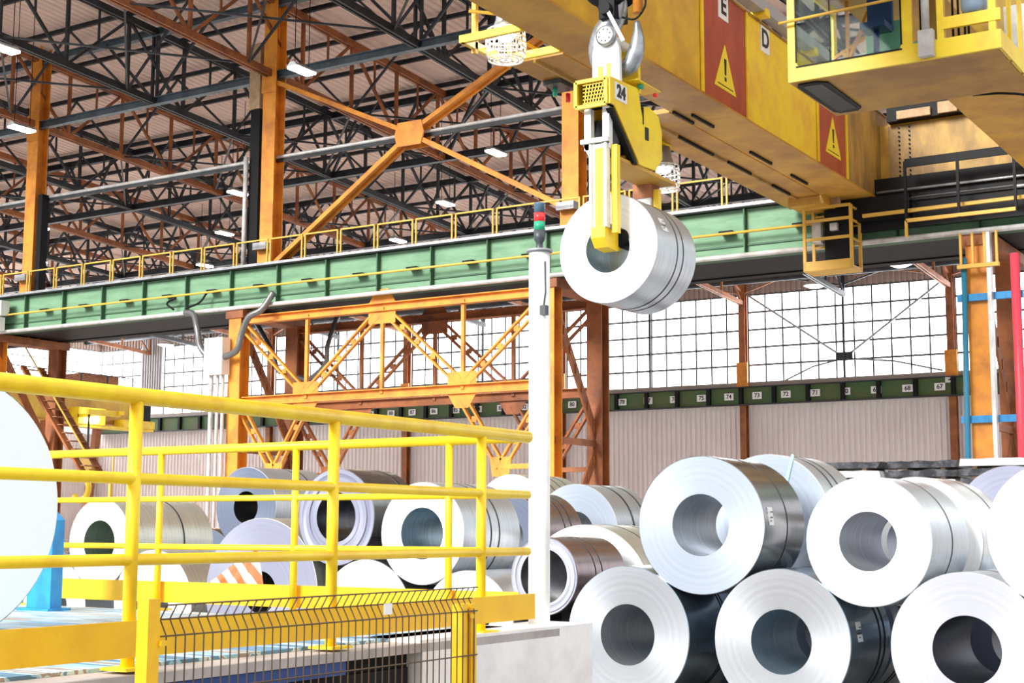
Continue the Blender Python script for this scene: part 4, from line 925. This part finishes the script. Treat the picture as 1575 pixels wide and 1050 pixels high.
def stack2(label, X, Y, Z, R, w, face, side, bore='grey', s=.8, **k):
    zs = FZ + s; h = math.sqrt(max((s + .02) ** 2, (R + s) ** 2 - (Z - zs) ** 2)); Z2 = zs + math.sqrt((R + s) ** 2 - h * h)
    for d in (-1, 1): coil('steel coil on the floor hidden under the upper coils of the rear rows', X + d * h, Y, zs, s, w, 'grey', 'dark', 'dark', group='hidden floor coils of the rear rows', n=64)
    return coil(label, X, Y, Z2, R, w, face, side, bore, **k)
stack2('lavender-blue coil behind the far right top coil, beside the orange column foot', -4.58, 19.5, 2.25, .73, 1.2, 'lav', 'dark', s=.75)
# left group, front row
YL = 15.4
L = {'L8': (-17.95, FZ + .70, .70), 'L9': (-15.85, FZ + .79, .79), 'L5': (-13.77, FZ + 1.02, 1.02), 'L10': (-11.93, FZ + .75, .75), 'L16': (-10.32, FZ + .69, .69)}
coil('white coil low at the left beyond the blue stand', *[L['L8'][0], YL, L['L8'][1]], .70, 1.3, 'white', 'bright', 'grey', rb=.30, straps=(.6,), group='floor coils behind the yellow railing')
coil('white coil on the floor behind the second far rail post, below the olive-bored coil', L['L9'][0], YL, L['L9'][1], .79, 1.4, 'white', 'bright', 'grey', group='floor coils behind the yellow railing')
coil('big lavender-grey coil half covered by the orange and white striped cloth', L['L5'][0], YL, L['L5'][1], 1.02, 1.3, 'lav', 'warm', 'dark', rb=.29, group='floor coils behind the yellow railing')
coil('white coil below the ringed coil, behind the wire mesh fence top', L['L10'][0], YL, L['L10'][1], .75, 1.4, 'white', 'dark', 'grey', group='floor coils behind the yellow railing')
coil('floor coil low between the last rail post and the white pole', L['L16'][0], YL, L['L16'][1], .69, 1.3, 'white', 'silver', 'dark', group='floor coils behind the yellow railing')
x, z = nest(L['L8'], L['L9'], .66)
coil('long shiny coil with an olive-green bore behind the first thick rail post', x, YL, z, .66, 1.75, 'white', 'warm', 'green', straps=(1.1,), sw=.03)
x, z = nest(L['L5'], L['L10'], .65)
coil('lavender coil with stepped rings and a dark bore behind the middle rail post', x, YL, z, .65, 1.0, 'lav', 'dark', 'dark', straps=(.75,), sw=.05, rings=5, amp=.014)
x, z = nest(L['L10'], L['L16'], .66)
coil('white coil with a blue-grey bore and two straps left of the last rail post', x, YL, z, .66, 1.35, 'white', 'silver', 'blue', straps=(.62, .82), sw=.025)
coil('small narrow coil with a wide black bore and mauve side, behind the white pole', -9.2, YL, 1.48, .475, 1.25, 'pale', 'brown', 'dark', rb=.33, straps=(.45, .62), sw=.02, rings=4, amp=.012)
t = thing('coil_cradle', 'black steel cradle under the small mauve coil, behind the white pole', 'cradle', (-9.2, YL, FZ))
MB().box(-9.5, -8.75, YL + .15, YL + 1.1, FZ, FZ + .12).build('base', M['black'], t)
for s_ in (-1, 1): MB().prism([(-9.2 + s_ * .08, FZ + .12), (-9.2 + s_ * .3, FZ + .12), (-9.2 + s_ * .42, 1.32), (-9.2 + s_ * .36, 1.21), (-9.2 + s_ * .14, 1.035)], 'Y', YL + .2, YL + 1.05).build('arm', M['black'], t)
# rear rows, left and centre
coil('very large white coil behind the small mauve coil, its top curving beside the pole', -9.52, 17.0, FZ + .98, .98, 1.15, 'white', 'warm', 'grey', straps=(.5, 1.0))
stack2('blue-faced coil with two broad black straps right of the white pole', -11.6, 20.4, 2.0, .77, 1.3, 'blue', 'silver', straps=((.55, .06), (1.0, .05)))
stack2('grey-mauve coil with twin straps crossing behind the white pole', -11.55, 18.2, 1.92, .67, 1.2, 'grey', 'brown', straps=(.65, .85), s=.75)
stack2('white coil with three dark straps under the rear bracing, left of the pole', -13.7, 21.8, 2.25, .76, 1.5, 'white', 'warm', straps=(.5, .8, 1.1), s=.85)
stack2('pale greenish coil peeping out left of the pale blue faced coil', -11.5, 24.5, 1.95, .68, 1.2, 'white', 'silver', straps=(.3, .5))
stack2('blue-grey coil with a black bore behind the second far rail post', -17.0, 18.6, 2.4, .68, 1.5, 'grey', 'silver', 'dark', rb=.27, straps=(.8, 1.0), s=.95)
stack2('distant coil with two black straps beside the big white coil at the left', -20.6, 18.6, 1.9, .66, 1.6, 'white', 'warm', straps=(1.25, 1.45), s=.72)
stack2('distant coil with dark straps over the top of the twin-strapped coil', -13.1, 27.5, 2.3, .7, 1.4, 'blue', 'silver', straps=(.4, .6, .9), s=.85)
# coil hanging in the tongs
hc = coil('white-faced silver coil hanging in the yellow tongs high above the others', -9.16, 17.01, 5.81, .75, 1.2, 'white', 'silver', 'blue', straps=(.6, .78), sw=.025, tags=((.28, .22, .17, .2),), group='steel coils')
hc['category'] = 'steel coil'
# coil on the platform, axis along X
def coil_x(label, X, Y, Z, R, w):
    mb = MB(); rb = .285; b = .01
    mb.lathe([(rb, 0, 0), (R - b, 0, 1), (R, -b, 1), (R, -w, 0), (rb, -w, 2)], (X, Y, Z), 'X', 96, close=True)
    o = mb.build('steel_coil', [FACE_X, SIDE['blue'], BORE['grey']], None, (X, Y, Z)); tag(o, label, 'steel coil', 'steel coils')
    try: o.data.set_sharp_from_angle(angle=math.radians(35))
    except Exception: pass
FACE_X = mat('coil_face_pale_blue', (.90, .95, .98), .45, .1)
coil_x('huge pale coil cut off by the left edge, on the platform behind the yellow rail', -6.2, 4.66, 2.15, .668, 1.3)

# ------------------------------------------------------------------ wrapped sheet packs, crate, wrapped bundle
HS = [.5, .5, .5, .5] + [.16] * 7
for j, (x, y, w) in enumerate(((-8.75, 25.0, 1.3), (-7.4, 25.2, 1.2), (-6.15, 24.9, 1.1))):
    z = FZ
    for k, hh in enumerate(HS):
        m = MB(); r = random.Random(k * 7 + j * 31); dk = (k * 5 + j * 2) % 3 != 0 and k > 3; jit = lambda a: r.uniform(-a, a)
        hh2 = hh - .025; nseg = 9
        top = [(x + w / 2 + jit(.05) - w * s_ / nseg, z + hh2 + jit(.012)) for s_ in range(nseg + 1)]
        m.prism([(x - w / 2 + jit(.05), z + .02), (x + w / 2 + jit(.05), z + .02)] + top, 'Y', y, y + 1.2)
        o = m.build('sheet_pack', M['dark_wrap'] if dk else M['wrap'], None, (x, y, z))
        o.data.materials[0] = M['dark_wrap'] if dk else M['wrap']
        tag(o, '%s wrapped sheet pack, %s in the %s stack behind the top coils' % ('dark' if dk else 'white', 'topmost' if k == 10 else (ORD[9 - k] + ' below the top'), ('left', 'middle', 'right')[j]), 'sheet pack', 'wrapped sheet packs')
        for dx in (-w * .3, w * .25): MB().box(x + dx, x + dx + .08, y + .05, y + 1.1, z - .008, z + .021).build('batten', M['timber'], o)
        z += hh
m = MB(); r = random.Random(3); gy = [[None] * 9 for _ in range(14)]
bx, by_, bz = -14.35, 19.75, FZ
def wrapz(i, j): return 2.62 + .12 * math.sin(i * 1.3 + j) + r.uniform(-.05, .05) - (.5 if i in (0, 13) or j in (0, 8) else 0)
for i in range(14):
    for j in range(9): gy[i][j] = m.bm.verts.new((bx - .5 + i * .08 + r.uniform(-.02, .02), by_ + j * .16, wrapz(i, j)))
for i in range(13):
    for j in range(8): m.bm.faces.new((gy[i][j], gy[i + 1][j], gy[i + 1][j + 1], gy[i][j + 1]))
m.box(bx - .48, bx + .5, by_ + .02, by_ + 1.25, FZ, 2.2)
tag(m.build('wrapped_bundle', M['wrap'], None, (bx, by_, FZ)), 'crumpled white plastic wrapped bundle right of the ringed coil', 'bundle')
t = thing('timber_crate', 'pale timber crate corner left of the pale blue faced coil', 'crate', (-13.0, 30, FZ))
for z in (FZ + .3, 2.0, 3.1): MB().box(-13.9, -12.3, 30, 30.08, z, z + .16).build('board', M['timber'], t)
for x in (-13.9, -12.45): MB().box(x, x + .15, 29.95, 30.1, FZ, 3.3).build('upright', M['timber'], t)
MB().bar((-13.85, 29.97, 2.1), (-12.4, 29.97, 3.2), .12, .05).build('brace', M['timber'], t)
MB().box(-13.85, -12.35, 30.1, 31.1, FZ, 3.0).build('crate_panel', M['timber'], t)

# ------------------------------------------------------------------ platform in the foreground
PX, PY, PZ = -4.4, 7.55, 1.48
struct(MB().box(-12.5, PX, 1.0, PY, PZ - .055, PZ - .012).build('platform_slab', M['slab']))
tag(MB().box(-12.4, -4.62, 1.0, 7.3, PZ - .012, PZ + .004).build('platform_boards', M['deckblue'], None, (-8, 4, PZ)), 'blue painted striped boards covering the platform top', 'floor boards')
struct(MB().box(PX - .3, PX, 1.0, 4.30, FZ, PZ - .055).build('platform_wall_1', M['concrete']))
struct(MB().box(PX - .35, PX, 6.16, PY, FZ, PZ - .055).box(-12.5, PX - .35, PY - .3, PY, FZ, PZ - .055).build('platform_wall_2', M['concrete']))
struct(MB().box(-6.5, -6.4, 1, 7.2, FZ, PZ - .1).box(-6.4, PX - .4, 4.0, 4.1, FZ, PZ - .1).box(-6.4, PX - .4, 6.2, 6.3, FZ, PZ - .1).box(-6.4, PX - .1, 4.32, 6.16, PZ - .16, PZ - .06).build('pit_shade_lining', M['cavity']))
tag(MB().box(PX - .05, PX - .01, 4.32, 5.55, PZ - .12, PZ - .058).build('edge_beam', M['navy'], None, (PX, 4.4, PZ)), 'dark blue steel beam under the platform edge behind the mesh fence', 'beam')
tag(MB().box(PX - .14, PX - .06, 4.32, 6.12, PZ - 1.3, PZ - .13).build('opening_shade', M['black'], None, (PX, 4.4, PZ)), 'black panel standing for the shade in the opening under the platform', 'shade panel')  # added black panel, stands in for shade in the open void
tag(MB().box(-6.1, -5.5, 5.9, 6.4, PZ + .004, PZ + .05).build('hatch_plate', M['blue'], None, (-6.2, 5.7, PZ)), 'raised blue hatch plate on the platform boards', 'hatch')
# yellow railings
def railing(name, lab, p0, p1, posts, r, dirv, ext0=0, ext1=0):
    t = thing(name, lab, 'railing', (p0[0], p0[1], PZ), 'yellow platform railings')
    d = Vector(dirv)
    a = Vector((p0[0], p0[1], 0)) - d * ext0; b = Vector((p1[0], p1[1], 0)) + d * ext1
    for z, rr, nm in ((PZ + 1.11, r, 'top_rail'), (PZ + .77, r * .68, 'middle_rail'), (PZ + .44, r * .68, 'lower_rail')):
        MB().tube((a.x, a.y, z), (b.x, b.y, z), rr, 18).build(nm, M['yellow'], t)
    for q in posts:
        c = Vector((p0[0], p0[1], 0)) + d * q
        po = MB().tube((c.x, c.y, PZ), (c.x, c.y, PZ + 1.11), r * .78, 16).build('post', M['yellow'], t)
        MB().box(c.x - .075, c.x + .075, c.y - .075, c.y + .075, PZ, PZ + .012).build('base_plate', M['yellow'], po)
    nx = Vector((d.y, -d.x, 0)) * .0
    s = Vector((-d.y, d.x, 0)).normalized() * -.045
    A, Bq = a + s, b + s
    MB().bar((A.x, A.y, PZ + .125), (Bq.x, Bq.y, PZ + .125), .012, .145).build('toe_board', M['fence_yellow'], t)
    return t
railing('railing', 'thick yellow railing along the near edge of the platform', (-4.5, 4.25), (-4.5, 7.35), [0, 1.29, 2.6, -1.7], .036, (0, 1, 0), 3.2, 0)
railing('railing', 'thinner yellow railing along the far edge of the platform', (-4.62, 7.4), (-9.2, 7.4), [.48, 1.71, 2.95, 4.2], .030, (-1, 0, 0), 0, .6)
# striped cloth on the far railing
m = MB(); N = 12
A, Bv, Cv = Vector((-6.72, 7.47, 1.92)), Vector((-7.35, 7.50, 1.58)), Vector((-6.62, 7.5, 1.55))
rows = []
for i in range(N + 1):
    u = i / N; l = A.lerp(Bv, u); r_ = A.lerp(Cv, u)
    rows.append([m.bm.verts.new(l.lerp(r_, v / 10) + Vector((0, .03 * math.sin(v * 2.1 + u * 3) * u, 0))) for v in range(11)])
for i in range(N):
    for v in range(10):
        f = m.bm.faces.new((rows[i][v], rows[i][v + 1], rows[i + 1][v + 1], rows[i + 1][v])); f.smooth = True
o = m.build('striped_cloth', M['tarp'], None, A); bmx = o.modifiers.new('thick', 'SOLIDIFY'); bmx.thickness = .006
tag(o, 'orange and white striped cloth hanging from the far railing in a triangle', 'cloth')
# blue stand at the left
t = thing('coil_stand', 'bright blue steel stand behind the huge coil at the left', 'stand', (-8.1, 6.9, PZ))
MB().prism([(-8.26, PZ), (-8.02, PZ), (-8.02, PZ + .62), (-8.1, PZ + .68), (-8.26, PZ + .68)], 'Y', 6.85, 6.95).build('upright', M['blue'], t)
MB().box(-8.3, -7.98, 6.8, 7.0, PZ, PZ + .02).build('base_plate', M['blue'], t)
# white pole with stack light
t = thing('signal_pole', 'tall white pole with a round top plate between the railing and the coils', 'pole', (-4.62, 7.68, .2))
MB().tube((-4.62, 7.68, FZ), (-4.62, 7.68, 3.77), .066, 32).build('pole', M['white_paint'], t)
MB().tube((-4.62, 7.68, 3.77), (-4.62, 7.68, 3.785), .082, 32).build('top_plate', M['grey'], t)
MB().path([(-4.555, 7.64, 3.7), (-4.54, 7.62, 3.5), (-4.555, 7.62, 3.4)], .006, 6).box(-4.57, -4.53, 7.6, 7.64, 3.36, 3.42).build('cable', M['plum'], t)
px_, py_ = -4.62, 7.68
t = thing('stack_light', 'stack light with dark, red and green sections on top of the white pole', 'signal light', (px_, py_, 3.785))
MB().lathe([(0, 3.785), (.03, 3.785), (.022, 3.80), (.022, 3.83), (.036, 3.85), (.036, 3.91), (0, 3.91)], (px_, py_, 0), 'Z', 24).build('base', M['plum'], t)
MB().lathe([(0, 3.91), (.036, 3.91), (.036, 3.965), (0, 3.965)], (px_, py_, 0), 'Z', 24).build('green_lens', M['green_lens'], t)
MB().lathe([(0, 3.967), (.036, 3.967), (.036, 4.02), (0, 4.02)], (px_, py_, 0), 'Z', 24).build('red_lens', M['red_lens'], t)
MB().lathe([(0, 4.022), (.034, 4.022), (.034, 4.07), (.036, 4.075), (.036, 4.085), (0, 4.09)], (px_, py_, 0), 'Z', 24).build('dark_lens', M['clear_lens'], t)
# concrete plinth under the pole
struct(MB().box(-4.78, -4.4, PY, 7.95, FZ, PZ).box(-4.78, -4.4, 6.16, PY, PZ - .012, PZ + .004).build('platform_plinth', M['concrete']))

# ------------------------------------------------------------------ mesh fence
FX = -4.1; FY0, FY1 = 3.97, 6.06
t = thing('mesh_fence', 'low yellow-framed fence of thin dark wires in front of the platform', 'fence', (FX, FY0, FZ))
MB().box(FX - .03, FX + .03, FY0 - .03, FY0 + .03, FZ, 1.785).build('post', M['fence_yellow'], t)
MB().box(FX - .03, FX + .03, FY1 - .03, FY1 + .02, FZ, 1.68).build('post', M['fence_yellow'], t)
MB().box(FX - .03, FX + .03, FY1 + .05, FY1 + .10, FZ, 1.68).build('post', M['fence_yellow'], t)
m = MB(); y = FY0 + .06; zt = 1.76
def bent(y): return [(FX + .035, y, FZ + .1), (FX + .035, y, zt - .115), (FX + .0, y, zt - .055), (FX + .035, y, zt)]
while y < FY1 + .08:
    m.path(bent(y), .0032, 5); y += .05
for z, dx in ((zt, .035), (zt - .055, 0), (zt - .115, .035), (1.43, .035), (.9, .035), (.4, .035)):
    m.tube((FX + dx, FY0 + .03, z), (FX + dx, FY1 + .1, z), .0035, 5)
m.build('wire_panel', M['wire'], t)
m = MB()
for y, z in ((FY0 + .04, 1.62), (FY1 + .04, 1.62), (FY0 + .04, 1.0), (FY1 + .04, 1.0)): m.box(FX + .02, FX + .045, y - .015, y + .015, z - .01, z + .01)
m.build('clamp', M['fence_yellow'], t)
MB().box(FX + .038, FX + .041, 5.38, 5.44, 1.66, 1.71).build('paper_tag', M['white'], t)
MB().box(FX - .05, FX + .06, FY0 - .08, FY0 - .03, 1.36, 1.42).build('hinge', M['white'], t)

# ------------------------------------------------------------------ second crane far off in the next bay
t = thing('overhead_crane', 'small distant ochre crane in the next bay, seen behind the near rail at the left', 'crane', (-66, 62, 8))
MB().box(-69.5, -66, 50, 62.3, 8.2, 10.0).build('girder', M['crane'], t)
MB().box(-69.6, -65.9, 50, 62.3, 8.1, 8.2).build('bottom_plate', M['crane_under'], t)
MB().box(-69.9, -65.6, 62.3, 63.1, 8.3, 9.4).build('end_carriage', M['black'], t)
MB().bar((-69, 62.0, 8.1), (-70.0, 62.0, FZ), .4, .4).build('leg', M['orange_brown'], t)
MB().box(-68.5, -66.2, 58, 61, 10.0, 11.0).box(-68.2, -67.2, 57.6, 58, 10.0, 10.5).build('trolley', M['rust'], t)
MB().box(-66.0, -65.2, 57, 63, 7.8, 7.95).build('walkway', M['crane_clean'], t)
MB().box(-66.1, -65.0, 57, 59, 7.95, 8.9).build('cab', M['crane_clean'], t)
MB().box(-65.9, -65.1, 60.5, 63, 7.95, 8.4).build('side_box', M['crane_clean'], t)
MB().lathe([(0, -.2), (.2, -.2), (.3, 0), (.2, .2), (0, .2)], (-64.8, 58, 8.2), 'Z', 12).build('work_lamp', M['bulb'], t)
m = MB()
for y in range(50, 63, 2): m.bar((-66.05, y, 10.0), (-66.05, y, 11.0), .06, .06)
m.bar((-66.05, 50, 11.0), (-66.05, 62, 11.0), .06, .06)
m.build('handrail', M['dark_steel'], t)
MB().bar((-69, 56, 8.1), (-71, 56, FZ), .5, .5).bar((-66.5, 56, 8.1), (-67.2, 56, FZ), .5, .5).build('leg', M['orange_brown'], t)
t = thing('hook_block', 'small yellow hook block on a chain in the next bay, left behind the railing', 'hook', (-61.9, 55, 4.5))
MB().tube((-61.9, 55, 5.9), (-61.9, 55, 8.2), .06, 6).build('chain', M['dark_steel'], t)
MB().box(-62.5, -61.3, 54.8, 55.2, 5.2, 6.0).box(-62.2, -61.5, 54.8, 55.2, 4.6, 5.2).build('block', M['crane_dirty'], t)
MB().path(bez([(-61.9, 55, 4.7), (-61.7, 55, 4.2), (-61.9, 55, 3.7), (-62.5, 55, 3.5), (-62.8, 55, 3.8)]), .16, 8).build('hook', M['crane_clean'], t)
MB().box(-65.1, -61.5, 57.0, 57.2, 8.3, 8.5).box(-62.0, -61.8, 54.9, 57.2, 8.2, 8.5).build('arm', M['crane_clean'], t)
# access stair at the left column
t = thing('access_stair', 'rusty access stair and platform beside the left column, behind the near rail', 'stair', (-46.5, 40, FZ))
MB().bar((-48.6, 39.6, 8.6), (-44.6, 39.6, 4.0), .1, .28, (0, 1, 0)).bar((-48.6, 40.5, 8.6), (-44.6, 40.5, 4.0), .1, .28, (0, 1, 0)).build('stringer', M['orange_brown'], t)
m = MB()
for k in range(14): m.box(-48.5 + k * .29, -48.2 + k * .29, 39.6, 40.5, 8.45 - k * .333, 8.49 - k * .333)
m.build('tread', M['rust'], t)
MB().box(-45.0, -43.0, 39.5, 40.8, 3.9, 4.0).bar((-43.2, 39.6, FZ), (-43.2, 39.6, 3.95), .12, .12).bar((-43.2, 40.6, FZ), (-43.2, 40.6, 3.95), .12, .12).build('landing', M['rail_ochre'], t)
MB().bar((-48.6, 39.6, 9.5), (-44.6, 39.6, 4.9), .05, .05).bar((-44.6, 39.6, 4.9), (-43.1, 39.6, 4.9), .05, .05).bar((-43.1, 39.6, 4.9), (-43.1, 39.6, 4.0), .05, .05).build('handrail', M['rail_ochre'], t)
for o in bpy.data.objects:
    if '_o' in o: del o['_o']
